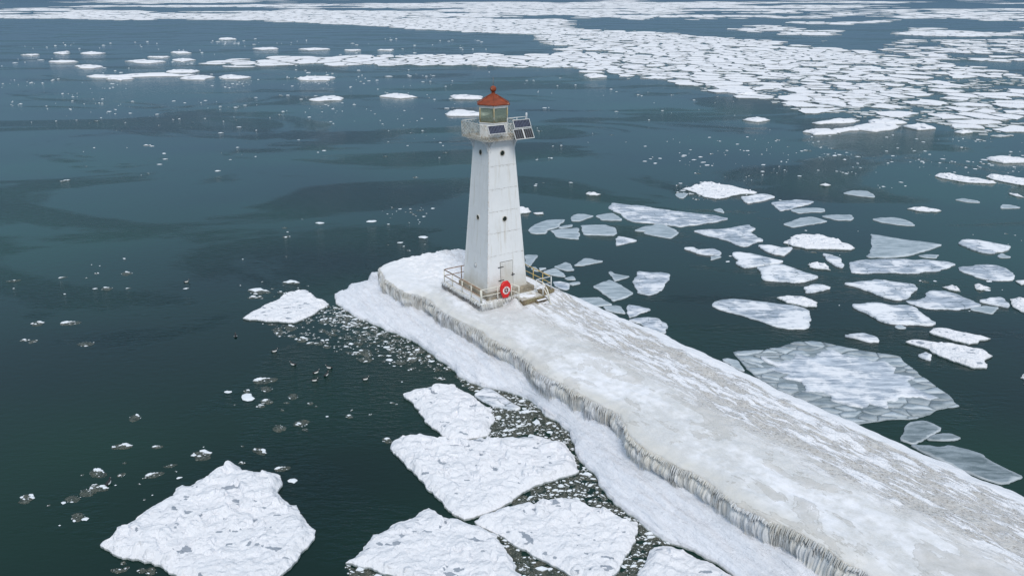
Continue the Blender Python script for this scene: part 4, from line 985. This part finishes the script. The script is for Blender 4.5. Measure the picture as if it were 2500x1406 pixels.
# the big cracked sheet: a continuous core ringed by broken plates
def clip(poly, p, n):
    out = []; m = len(poly)
    for i in range(m):
        a = poly[i]; b = poly[(i + 1) % m]
        da = (a[0] - p[0]) * n[0] + (a[1] - p[1]) * n[1]; db = (b[0] - p[0]) * n[0] + (b[1] - p[1]) * n[1]
        if da <= 0: out.append(a)
        if (da < 0 < db) or (db < 0 < da):
            u = da / (da - db); out.append((a[0] + (b[0] - a[0]) * u, a[1] + (b[1] - a[1]) * u))
    return out
def cracked():
    poly = conv(P('225 250 260 240 450 238 560 215 640 195 730 170 820 165 930 175 1030 200 1130 220 1250 240 1400 265 1530 290 1600 360 1680 430 1780 500 1850 550 1930 610 1990 670 1900 680 1810 700 1760 735 1660 765 1530 770 1420 775 1300 795 1200 810 1050 760 900 690 750 620 600 560 500 500 390 430 290 330'), R7, R7s, .08)
    poly = roughen(poly, .5, .04, random.Random(5)); NEAR_POLYS.append(np.array(poly))
    c = np.array(poly).mean(0)
    e = empty('ice_sheet', (c[0], c[1], 0)); props(e, 'biggest ice sheet, white in the middle and cracked round its rim, right of the pier', 'ice sheet', 'thin ice sheets drifting on the lake')
    def local(o): o.location = (o.location[0] - c[0], o.location[1] - c[1], 0)
    o = thin_floe(poly, '', 'dark_thin_ice', .02, .4, 6, .01, 'wet_base', e); local(o)
    rc = random.Random(8); core = []
    for x, y in poly[::3]:
        k = rc.uniform(.60, .84); core.append((c[0] + .3 + (x - c[0]) * k, c[1] - .1 + (y - c[1]) * k * .95))
    core = roughen(core, .3, .12, rc)
    o = thin_floe(core, '', 'core_ice', .10, .28, 7, .07, 'core_sheet', e); local(o)
    r2 = random.Random(21); sites = []
    lo = np.array(poly).min(0); hi = np.array(poly).max(0)
    while len(sites) < 110:
        p = (r2.uniform(lo[0], hi[0]), r2.uniform(lo[1], hi[1]))
        if all(((p[0] - q[0]) / 1.35) ** 2 + ((p[1] - q[1]) / .8) ** 2 > .62 * r2.random() for q in sites) or r2.random() < .002: sites.append(p)
    ca = np.array(core)
    for i, p in enumerate(sites):
        cell = list(poly); ok = True
        for j, q in enumerate(sites):
            if i == j: continue
            dx = (q[0] - p[0]) / 1.8; dy = q[1] - p[1]; L = math.hypot(dx / 1.8, dy) + 1e-9
            if L > 5: continue
            mid = ((p[0] + q[0]) / 2, (p[1] + q[1]) / 2); n = (dx / 1.8 / L, dy / L)
            g = .015 + .13 * r2.random() ** 2; mid = (mid[0] - n[0] * g, mid[1] - n[1] * g)
            cell = clip(cell, mid, n)
            if len(cell) < 3: ok = False; break
        if not ok or abs(area(cell)) < .08: continue
        cc = np.array(cell).mean(0)
        if inside(np.array([cc]), core)[0]: continue
        cell = [(cc[0] + (x - cc[0]) * .97, cc[1] + (y - cc[1]) * .97) for x, y in cell]
        cell = roughen(cell, .3, .05, r2)
        o = thin_floe(cell, '', 'thin_ice' if r2.random() < .5 else 'dark_thin_ice', .045 + .02 * r2.random(), .5, 30 + i, .03, 'plate', e, .015); local(o)
cracked()

# far floes left of the tower
LA, LAs = (0, 0), 1.923
left_far = [
 ('350 311 410 306 485 315 440 322 370 321', 'white floe lowest of the loose group above the left trio'), ('228 290 300 285 368 290 290 295', 'thin white floe leftmost of the second far row'),
 ('405 358 480 351 550 355 650 347 780 344 920 350 870 358 700 359 560 366 430 365', 'longest flat white floe in the far left group'), ('495 373 560 366 630 370 570 380', 'small white floe just under the longest far left floe'),
 ('780 336 850 327 935 334 900 343 800 343', 'white floe just above the longest far left floe'), ('850 366 930 355 1010 363 960 375 880 374', 'white floe off the right end of the longest far left floe'),
 ('1028 362 1090 352 1180 363 1120 371 1050 371', 'white floe right of the far left group'), ('1390 368 1440 359 1575 364 1550 377 1420 377', 'lone white rectangular floe between far left group and tower'),
 ('1450 470 1520 456 1570 449 1612 460 1600 471 1500 475', 'white floe left of the lantern, lowest and leftmost of three'), ('1780 453 1860 441 1960 456 1880 463', 'white lens shaped floe left of the lantern'),
 ('2112 452 2170 447 2265 453 2265 466 2140 465', 'white bar shaped floe just left of the red roof'), ('2088 535 2140 517 2250 530 2300 535 2280 543 2110 544', 'white floe touching the lantern glass on its left'),
 ('250 250 320 242 330 250 300 256', 'small white floe in the farthest loose row, second from the left'), ('382 250 430 244 497 250 420 256', 'white floe in the farthest loose row, third from the left'),
 ('95 258 185 257 150 263', 'small white floe leftmost in the farthest loose row'), ('805 246 880 242 900 250 830 253', 'white floe rightmost in the farthest loose row'),
 ('690 268 800 267 770 273', 'thin white strip under the farthest loose row'), ('585 288 680 281 780 290 700 298 640 296', 'white floe centred in the second far row'),
 ('808 282 860 275 920 282 850 291', 'white floe rightmost in the second far row'), ('1185 229 1290 224 1305 232 1230 235', 'white strip left of the pair above the white ice band'),
 ('1400 232 1480 227 1550 232 1450 237', 'white strip second from left above the white ice band'), ('1615 236 1695 235 1660 241', 'small white strip third from left above the white ice band'), ('1770 236 1850 233 1840 240', 'small white strip rightmost above the white ice band'),
 ('1110 185 1070 178 1030 183 1060 188', 'small pale floe in the dark rippled belt at far left'),
]
for i, (txt, lab) in enumerate(left_far):
    pts = conv(P(txt), LA, LAs, .15); A = abs(area(pts))
    snow_floe(pts, lab, thick=.45, lump=.1, spacing=max(.5, math.sqrt(A) / 9), seed=300 + i)
for i, (txt, lab) in enumerate([('1812 292 1850 288 1880 293 1850 298', 'small white floe alone below the pack, right of the lantern'), ('1960 322 2020 315 2048 322 2040 327 1985 329', 'white floe leftmost of the chain below the pack'),
    ('1982 300 2040 290 2100 294 2060 301 2000 303', 'white floe topmost of the chain below the pack'), ('2025 320 2090 312 2110 316 2050 325', 'white floe second in the chain below the pack'), ('2080 310 2120 303 2200 308 2180 316 2140 322 2090 316', 'largest white floe of the chain below the pack'),
    ('2120 294 2160 291 2215 300 2170 304 2125 301', 'white floe at the upper right of the chain below the pack'), ('2205 308 2260 303 2285 314 2240 317', 'white floe rightmost of the chain below the pack'), ('2330 322 2350 318 2375 323 2350 326', 'tiny white floe right of the chain below the pack'),
    ('2410 385 2440 382 2500 388 2520 396 2450 398 2415 391', 'white floe cut by the right edge under the pack'), ('1425 185 1450 180 1480 188 1440 191', 'small white floe at the lower left corner of the pack'), ('1765 222 1830 220 1850 228 1800 231', 'white floe at the ragged lower edge of the pack')]):
    pts = conv(P(txt), (0, 0), 1, .15); A = abs(area(pts)); snow_floe(pts, lab, thick=.45, lump=.1, spacing=max(.5, math.sqrt(A) / 9), seed=340 + i)

# ------------------------------------------------------------------ pack ice
def interp_line(pts, x):
    xs, ys = zip(*pts); return np.interp(x, xs, ys)
up = [(1200, 56), (1300, 58), (1450, 72), (1650, 82), (1900, 103), (2100, 128), (2300, 152), (2500, 182), (2700, 210)]
lo_ = [(1200, 82), (1300, 84), (1335, 108), (1400, 150), (1440, 172), (1560, 190), (1770, 226), (1960, 272), (2060, 288), (2250, 300), (2350, 326), (2500, 338), (2700, 360)]
def cover(px, py):
    """how much of the lake is iced over, by the band it lies in"""
    n = fbm(px / 90, py / 9, 401, 4); n2 = fbm(px / 260, py / 14, 411, 4)
    a = interp_line(up, px); b = interp_line(lo_, px)
    wob = (n - .5) * 22 * np.clip(py / 150, .3, 1)
    f = sstep(-3, 5, py - a + wob * .5) * sstep(-4, 8, b - py + wob) * (px > 1290)
    dens = .90 - .52 * sstep(1750, 2350, px) * sstep(110, 300, py) - .25 * sstep(.52, .62, n)
    f = f * dens
    # white band left of the pack
    bt = interp_line([(500, 152), (620, 143), (850, 137), (1300, 133), (1450, 133)], px); bb = interp_line([(500, 158), (560, 164), (900, 159), (1100, 160), (1300, 166), (1450, 168)], px)
    f = np.maximum(f, sstep(-2, 2, py - bt + wob * .2) * sstep(-2, 2, bb - py + wob * .2) * (px > 510) * (px < 1480) * .95)
    # far streaks
    n3 = fbm(px / 420, py / 3.2, 431, 4)
    far = sstep(.47, .53, .55 * n2 + .45 * n3 + .12 * (n - .5)) * (py < 46)
    belt_t = interp_line([(0, 20), (500, 22), (1000, 28), (1400, 50)], px); belt_b = interp_line([(0, 42), (300, 50), (560, 50), (800, 58), (1000, 70), (1340, 88)], px)
    belt = (py > belt_t) * (py < belt_b + wob * .25) * (px < 1380) * sstep(.42, .48, .5 * n2 + .5 * n3 + .15 * (n - .5) + .10 * sstep(20, 60, py))
    f = np.maximum(f, np.maximum(far * .9, belt * .95))
    r = sstep(2150, 2330, px + 80 * (n - .5)) * (py > 98) * (py < 150) * sstep(.42, .52, n)
    f = np.maximum(f, r * .8)
    g = (py > 40) * (py < 120) * (px > 1400) * (py < a - 3) * sstep(.60, .66, n2) * .8
    f = np.maximum(f, g)
    f = f * (1 - .8 * sstep(1600, 2100, px) * (py > 26) * (py < 40) * (n < .55))
    return f
def voronoi_cells(sites, size, nb):
    """cells clipped from neighbours listed in nb"""
    out = []
    for i, p in enumerate(sites):
        s = size[i] * 1.1
        cell = [(p[0] - s, p[1] - s), (p[0] + s, p[1] - s), (p[0] + s, p[1] + s), (p[0] - s, p[1] + s)]
        for j in nb[i]:
            q = sites[j]; dx = q[0] - p[0]; dy = q[1] - p[1]; L = math.hypot(dx, dy)
            if L < 1e-6: continue
            cell = clip(cell, ((p[0] + q[0]) / 2, (p[1] + q[1]) / 2), (dx / L, dy / L))
            if len(cell) < 3: break
        out.append(cell)
    return out
def grid_sites(us, vs_, jit, fwd):
    """jittered grid in parameter space -> world sites, neighbours"""
    nu, nv = len(us), len(vs_); du = us[1] - us[0]; dv = vs_[1] - vs_[0]
    U, Vv = np.meshgrid(us, vs_, indexing='ij')
    U = U + (np.arange(nv)[None, :] % 2) * du * .5
    U = U + (rng.random(U.shape) - .5) * du * jit; Vv = Vv + (rng.random(U.shape) - .5) * dv * jit
    X, Y = fwd(U, Vv)
    return X, Y, nu, nv
floes = []      # (apparent size, polygon)
def collect(X, Y, nu, nv, size_fn, min_px):
    PX, PY = to_px(X, Y); C_ = cover(PX, PY)
    C_ = np.where((PX < -60) | (PX > 2560) | (PY < -5.5), 0, C_)
    dead = rng.random(X.shape) < .12 + .66 * vnoise(X / 34, Y / 34, 71); keep = (rng.random(X.shape) < C_) & ~dead
    for a in range(nu):
        for b in range(nv):
            if not keep[a, b]: continue
            p = (X[a, b], Y[a, b]); s = size_fn(p)
            cell = [(p[0] - s, p[1] - s), (p[0] + s, p[1] - s), (p[0] + s, p[1] + s), (p[0] - s, p[1] + s)]
            for i in range(max(0, a - 3), min(nu, a + 4)):
                for j in range(max(0, b - 3), min(nv, b + 4)):
                    if (i, j) == (a, b) or dead[i, j]: continue
                    dx = X[i, j] - p[0]; dy = Y[i, j] - p[1]; L = math.hypot(dx, dy)
                    if L < 1e-6 or len(cell) < 3: continue
                    g = .016 * s + .10 * s * random.random() ** 3
                    if not keep[i, j]: g = -.10 * s * random.random()
                    cell = clip(cell, ((X[i, j] + p[0]) / 2 - dx / L * g, (Y[i, j] + p[1]) / 2 - dy / L * g), (dx / L, dy / L))
            if len(cell) < 3: continue
            ar = abs(area(cell))
            k = random.uniform(.86, 1.0) * (1 - .18 * (1 - C_[a, b]) * random.random())
            c = np.array(cell).mean(0); cell = [(c[0] + (x - c[0]) * k, c[1] + (y - c[1]) * k) for x, y in cell]
            cell = roughen(cell, s * .45, .07, random) if p[1] > 330 else roughen(cell, s * .16, .075, random)
            d = math.hypot(p[0], p[1]); floes.append((ar / d ** 3, cell, d))
cs = 5.4
us = np.arange(-150, 330, cs); vs_ = np.arange(130, 620, cs)
collect(*grid_sites(us, vs_, .95, lambda u, v: (u, v)), lambda p: cs * 1.5, 2)
# beyond: cells growing with distance
q = .0125
us = np.arange(-.80, .82, q); vs_ = np.arange(math.log(620), math.log(7600), q * 1.0)
collect(*grid_sites(us, vs_, .95, lambda u, v: (np.exp(v) * np.sin(u), np.exp(v) * np.cos(u))), lambda p: q * math.hypot(*p) * 1.4, 1)
floes.sort(key=lambda f: -f[0])
def prism(poly, z, c=(0, 0)):
    n = len(poly)
    if area(poly) < 0: poly = poly[::-1]
    v = [(x - c[0], y - c[1], z) for x, y in poly] + [(x - c[0], y - c[1], -.15) for x, y in poly]
    f = [tuple(range(n))] + [(i, n + i, n + (i + 1) % n, (i + 1) % n) for i in range(n)]
    return v, f
for ar, poly, d in floes[:300]:
    c = np.array(poly).mean(0); v, f = prism(poly, .14 + .14 * random.random(), c)
    o = link('ice_floe', mesh_np('ice_floe', v, f, M['floe_snow'], False)); o.location = (c[0], c[1], 0)
    fx, fy = to_px(c[0], c[1]); big_ = ar * d ** 3 > 75
    zone = 'left tongue of the crowded pack' if fx < 1500 else 'dense middle of the crowded pack' if fx < 1900 else 'loosened lower right part of the pack' if fy > 210 else 'upper right part of the pack'
    props(o, ('large' if big_ else 'smaller') + ' flat white floe in the ' + zone, 'ice floe', 'floes of the crowded pack')
mb = MB()
for ar, poly, d in floes[300:]:
    v, f = prism(poly, .14 + .14 * random.random()); mb.add(v, f)
r_ = random.Random(77); bit_x = rng.uniform(1280, 2500, 9000); bit_y = 60 + 280 * rng.random(9000) ** 1.3; bit_c = cover(bit_x, bit_y)
for i in range(9000):               # broken bits between the floes
    px, py = bit_x[i], bit_y[i]
    if r_.random() > bit_c[i]: continue
    x, y = gp(px, py); w = r_.uniform(.4, 1.6); n = r_.randint(4, 6); a0 = r_.random() * 6
    v, f = prism([(x + w * r_.uniform(.5, 1.2) * math.cos(a0 + k * 6.283 / n), y + w * r_.uniform(.5, 1.2) * math.sin(a0 + k * 6.283 / n)) for k in range(n)], .06 + .06 * r_.random()); mb.add(v, f)
o = mb.build('pack_ice', M['floe_snow']); props(o, 'distant white pack ice streaked across the lake up to the horizon', 'pack ice', kind='stuff')

# ------------------------------------------------------------------ brash and pancake ice
def pancake_mesh(k):
    r_ = random.Random(500 + k); mb = MB(); n = 14; el = r_.uniform(.55, .95); ph = r_.random() * 6
    rad = [1 + .2 * math.sin(2 * t + ph) + .2 * r_.uniform(-1, 1) for t in np.linspace(0, 2 * math.pi, n, False)]
    vs = []
    for rr, z in ((1.0, -.03), (1.0, .006), (.88, .022), (.45, .02)):
        for i in range(n):
            a = 2 * math.pi * i / n; vs.append((rr * rad[i] * math.cos(a), rr * rad[i] * el * math.sin(a), z + .015 * r_.uniform(-1, 1)))
    vs.append((0, 0, .03)); fs = [(i * n + j, i * n + (j + 1) % n, (i + 1) * n + (j + 1) % n, (i + 1) * n + j) for i in range(3) for j in range(n)] + [(3 * n + j, 3 * n + (j + 1) % n, 4 * n) for j in range(n)]
    mb.add(vs, fs, True, 0)
    m = r_.randint(4, 16); side = r_.random() * 6.28
    for i in range(m):          # white crumbs, most on the rim
        a = side + r_.gauss(0, 1.3); q = r_.uniform(0, 1.05) ** .5; x = q * math.cos(a); y = q * el * math.sin(a); w = r_.uniform(.03, .10) if r_.random() < .7 else r_.uniform(.12, .32); hh = w * r_.uniform(.4, .7)
        nn = 5; ring = []
        for zz, kk in ((.01, 1.0), (hh * .7, .8), (hh, .35)):
            for j in range(nn):
                t = 2 * math.pi * j / nn + i; ring.append((x + w * kk * math.cos(t) * r_.uniform(.7, 1.3) * (1 + .6 * abs(math.sin(a))), y + .7 * w * kk * math.sin(t) * r_.uniform(.7, 1.3), zz))
        f = [(q_ * nn + j, q_ * nn + (j + 1) % nn, (q_ + 1) * nn + (j + 1) % nn, (q_ + 1) * nn + j) for q_ in range(2) for j in range(nn)] + [tuple(2 * nn + j for j in range(nn))]
        mb.add(ring, f, False, 1)
    return mb
pk_mb = [pancake_mesh(k) for k in range(14)]
def chunk_mesh(k):
    r_ = random.Random(700 + k); mb = MB(); n = 9; rings = []
    rad = [1 + .35 * r_.uniform(-1, 1) for _ in range(n)]
    for kk, z in ((1.0, -.05), (1.05, .10), (.75, .22 + .1 * r_.random()), (.3, .30 + .2 * r_.random())):
        for i in range(n):
            a = 2 * math.pi * i / n; rings.append((kk * rad[i] * math.cos(a), .65 * kk * rad[i] * math.sin(a), z + .06 * r_.uniform(-1, 1)))
    f = [(q_ * n + j, q_ * n + (j + 1) % n, (q_ + 1) * n + (j + 1) % n, (q_ + 1) * n + j) for q_ in range(3) for j in range(n)] + [tuple(3 * n + j for j in range(n))]
    mb.add(rings, f, False, 1); return mb
ch_mb = [chunk_mesh(k) for k in range(8)]
pieces = []      # (apparent, x, y, scale, rot, kind, variant)
def hits(x, y, pad=0):
    p = np.array([[x, y]])
    for q in NEAR_POLYS:
        if q[:, 0].min() - .3 < x < q[:, 0].max() + .3 and q[:, 1].min() - .3 < y < q[:, 1].max() + .3 and inside(p, q)[0]: return True
    s, t = w2st(x, y)
    if -13.5 < s < 40:
        tt = np.interp(s, [a for a, b in SHELF], [b for a, b in SHELF])
        if t > tt - .1 and t < 7.5: return True
    return False
SHELF = sorted(st(x, y, 0) for x, y in water_px)
WHERE = {1: 'between the wedge floe and the ice shelf', 2: 'along the upper edge of the ice shelf', 3: 'in the gap between the smooth floe and the shelf', 4: 'in the gap between pointed floe, broad floe and shelf', 5: 'between the two floes at the bottom edge', 6: 'between the broad floe and the shelf bottom', 7: 'under the large lower left floe', 8: 'under the floe with the melt hollow',
 9: 'in dark water above the large lower left floe', 10: 'in green water left of the smooth floe', 11: 'beside the upper left rim of the wedge floe', 12: 'in open water left of the tower', 13: 'at the left edge at mid height', 14: 'in open water midway between left edge and tower', 15: 'in the dark water at far left',
 16: 'in the ripples below the pack', 17: 'in the ripples right of the lantern', 18: 'close under the pack at the right', 19: 'in the far water left of the lantern', 20: 'in the wide open water left of the tower', 21: 'between the lantern and the pack', 22: 'among the scattered floes at right', 24: 'beside the diamond shaped floe', 25: 'in the far rippled belt at upper left', 0: 'set apart from the others in open water'}
def scatter(poly, dens, smin, smax, kind_p, seed, gap=1.0):
    """dens pieces per square metre inside a photo polygon"""
    r_ = random.Random(seed); W_ = [gp(x, y, 0) for x, y in poly]; A = abs(area(W_)); a = np.array(W_); lo = a.min(0); hi = a.max(0)
    n = int(A * dens); placed = []; tries = 0
    while len(placed) < n and tries < n * 30:
        tries += 1; x = r_.uniform(lo[0], hi[0]); y = r_.uniform(lo[1], hi[1])
        if not inside(np.array([[x, y]]), W_)[0] or hits(x, y): continue
        if dens < 1.5 and y > 50 and float(fbm(np.array([x / (y * .05)]), np.array([y / (y * .02) + math.log(y) * 14]), seed + 60, 3)[0]) < .50: continue
        s = smin * .7 + (smax * 1.15 - smin * .7) * r_.random() ** 2.6
        if any((x - u) ** 2 + (y - v) ** 2 < ((s + w) * .62 * gap) ** 2 for u, v, w in placed): continue
        placed.append((x, y, s)); k = 'p' if r_.random() < kind_p else 'c'
        pieces.append((s / math.hypot(x, y, CAM_H), x, y, s if k == 'p' else s * .55, r_.gauss(0, .5), k, r_.randrange(14 if k == 'p' else 8), seed))
B = lambda t: P(t)
scatter(B('640 790 700 792 760 775 800 748 822 742 860 772 930 800 1000 832 1050 865 1095 900 1080 930 1000 905 900 885 850 870 760 840 680 822'), 2.6, .16, .52, .8, 1)
scatter(B('800 748 822 742 860 772 930 800 1000 832 1050 865 1095 900 1110 925 1000 880 900 830 800 790 720 790'), 4.0, .14, .45, .85, 2, .9)
scatter(B('1110 915 1200 950 1270 968 1320 1000 1390 1060 1405 1100 1350 1075 1290 1065 1190 1065 1205 1020 1200 980 1150 950'), 8, .28, .62, .95, 3, .8)
scatter(B('1405 1095 1430 1145 1480 1205 1550 1265 1640 1335 1560 1280 1500 1250 1420 1225 1330 1215 1250 1235 1300 1190 1400 1160'), 8, .28, .66, .95, 4, .8)
scatter(B('1215 1300 1290 1350 1400 1400 1430 1420 1290 1430 1250 1390'), 8, .3, .66, .95, 5, .8)
scatter(B('1545 1270 1640 1335 1610 1330 1570 1360 1550 1410 1480 1430 1530 1340 1550 1290'), 8, .28, .6, .95, 6, .8)
scatter(B('250 1360 400 1400 400 1440 250 1440'), 3, .2, .6, .85, 7); scatter(B('850 1370 960 1402 940 1440 850 1440'), 5, .2, .6, .9, 8)
scatter(B('200 1090 560 1080 720 1110 720 1170 640 1150 520 1120 420 1200 300 1250 150 1300 60 1250 150 1180'), .42, .12, .5, .75, 9)
scatter(B('500 930 800 900 1000 930 980 1000 760 1060 560 1030'), .22, .14, .5, .75, 10)
scatter(B('580 690 760 680 740 740 620 760'), .5, .15, .5, .6, 11)
scatter(B('680 520 1060 500 1060 620 900 640 700 600'), .10, .18, .55, .5, 12); scatter(B('0 620 330 630 380 700 200 740 0 700'), .10, .2, .6, .6, 13)
scatter(B('330 640 760 620 820 740 560 740 400 700'), .02, .2, .5, .6, 14); scatter(B('60 780 280 780 280 860 60 860'), .10, .2, .6, .7, 15)
scatter(B('1500 340 2000 330 2500 340 2500 440 2200 470 1800 440 1500 400'), .055, .18, .62, .15, 16)
scatter(B('1300 300 1900 330 1900 440 1300 480'), .014, .2, .6, .2, 17); scatter(B('2000 320 2500 345 2500 420 2000 400'), .05, .2, .7, .1, 18)
scatter(B('0 195 1100 180 1160 300 700 300 0 300'), .016, .3, .9, .1, 19); scatter(B('100 280 1100 300 1100 460 100 460'), .012, .2, .7, .3, 20)
scatter(B('1280 180 1900 240 1960 330 1280 320'), .006, .3, .8, .1, 21); scatter(B('1850 560 2500 560 2500 760 2000 780 1700 640'), .03, .15, .5, .2, 22)
scatter(B('1650 440 1850 470 1950 490 1650 490'), .25, .15, .5, .5, 24); scatter(B('0 100 1200 90 1200 190 0 190'), .0022, .6, 1.8, 0, 25)
# traced single bits
for px, py, s, k in ((627, 708, .62, 'c'), (628, 712, .9, 'p'), (710, 690, .75, 'p'), (708, 688, .55, 'c'), (735, 1033, .48, 'p'), (648, 930, .70, 'p'), (606, 970, .50, 'c'), (650, 950, .45, 'p'), (715, 968, .42, 'p'), (493, 1112, .62, 'p'), (378, 1160, .42, 'p'),
        (64, 1218, .45, 'p'), (178, 1218, .4, 'p'), (215, 1202, .5, 'p'), (240, 1192, .5, 'p'), (190, 1262, .4, 'p'), (690, 1145, .38, 'p'), (716, 1174, .3, 'c'), (945, 1075, .35, 'p'), (590, 1225, .3, 'c'), (330, 1020, .42, 'p'), (907, 541, .5, 'c'), (1035, 580, .6, 'c'), (780, 545, .5, 'c'), (1019, 662, .4, 'c'), (210, 840, .6, 'p')):
    x, y = gp(px, py, 0); pieces.append((s / math.hypot(x, y, CAM_H) * 1.5, x, y, s, random.gauss(0, .4), k, random.randrange(8), 0))
def mk(mb, nm):
    me = bpy.data.meshes.new(nm); me.from_pydata(mb.v, [], mb.f); me.materials.append(M['slush']); me.materials.append(M['crumb'])
    me.polygons.foreach_set('use_smooth', mb.sm); me.polygons.foreach_set('material_index', mb.mi); me.update(); return me
pk_me = [mk(m, 'pancake_ice') for m in pk_mb]; ch_me = [mk(m, 'ice_chunk') for m in ch_mb]
pieces.sort(key=lambda p: -p[0]); cnt = {'p': 0, 'c': 0}; rest = MB()
for ap, x, y, s, rz, k, vi, reg in pieces:
    if cnt[k] < 300 and ap > .0028:
        cnt[k] += 1
        o = link('pancake_ice' if k == 'p' else 'ice_chunk', (pk_me if k == 'p' else ch_me)[vi]); o.location = (x, y, .004); o.rotation_euler = (0, 0, rz); o.scale = (s, s, s * (.9 if k == 'p' else .5))
        if k == 'p': props(o, 'grey pancake of slush ice ' + WHERE[reg], 'pancake ice', 'pancake ice in the brash')
        else: props(o, 'small white lump of ice ' + WHERE[reg], 'ice chunk', 'loose white ice lumps')
    else:
        mb = (pk_mb if k == 'p' else ch_mb)[vi]; c, sn = math.cos(rz), math.sin(rz)
        b = len(rest.v); rest.v += [(x + s * (a * c - d * sn), y + s * (a * sn + d * c), .004 + s * e) for a, d, e in mb.v]
        rest.f += [tuple(i + b for i in f) for f in mb.f]; rest.sm += mb.sm; rest.mi += mb.mi
o = rest.build('brash_ice', [M['slush'], M['crumb']]); props(o, 'fine brash ice crumbs scattered over the water', 'brash ice', kind='stuff')

# ------------------------------------------------------------------ ducks
def duck_mesh():
    mb = MB(); n = 10
    sec = [(-.27, .11, .010, .010), (-.22, .09, .05, .03), (-.14, .07, .10, .07), (-.02, .07, .125, .095), (.10, .08, .115, .095), (.17, .12, .075, .075), (.20, .19, .045, .045), (.215, .245, .058, .055), (.25, .265, .052, .05), (.29, .255, .022, .018), (.345, .245, .012, .006)]
    vs = []; fs = []; mi = []
    for x, z, ry, rz in sec:
        for j in range(n):
            a = 2 * math.pi * j / n; vs.append((x, ry * math.cos(a), z + rz * math.sin(a)))
    for i in range(len(sec) - 1):
        for j in range(n):
            fs.append((i * n + j, (i + 1) * n + j, (i + 1) * n + (j + 1) % n, i * n + (j + 1) % n))
            side = math.sin(2 * math.pi * (j + .5) / n)
            mi.append(1 if (2 <= i <= 4 and side < .75) or (i == 7 and abs(side) < .5) else 0)
    fs += [tuple(range(n)), tuple((len(sec) - 1) * n + j for j in range(n))[::-1]]; mi += [0, 0]
    return mesh_np('duck', vs, fs, [M['duck_black'], M['duck_white']], True, mi)
dm = duck_mesh()
for (px, py, rz, lab) in ((575, 820, 1.9, 'black and white duck swimming alone below the wedge floe, leftmost of the flock'), (670, 856, .3, 'duck swimming below the brash, second from the left of the flock'), (716, 888, 2.8, 'duck swimming third from the left of the flock'),
        (771, 908, .6, 'upper left duck of the close trio left of the shelf'), (796, 914, 1.2, 'right duck of the close trio left of the shelf'), (768, 927, 0, 'lowest duck of the close trio left of the shelf'), (892, 924, .2, 'duck in the ring of ripples nearest the shelf'),
        (804, 896, 3.0, 'diving duck just above the close trio'), (264, 1178, 1.5, 'lone duck above the large lower left floe'), (455, 687, .4, 'farthest lone duck in open water at left')):
    x, y = gp(px, py, .08); o = link('duck', dm); o.location = (x, y, -.01); o.rotation_euler = (0, 0, rz); props(o, lab, 'duck', 'ducks on the water')
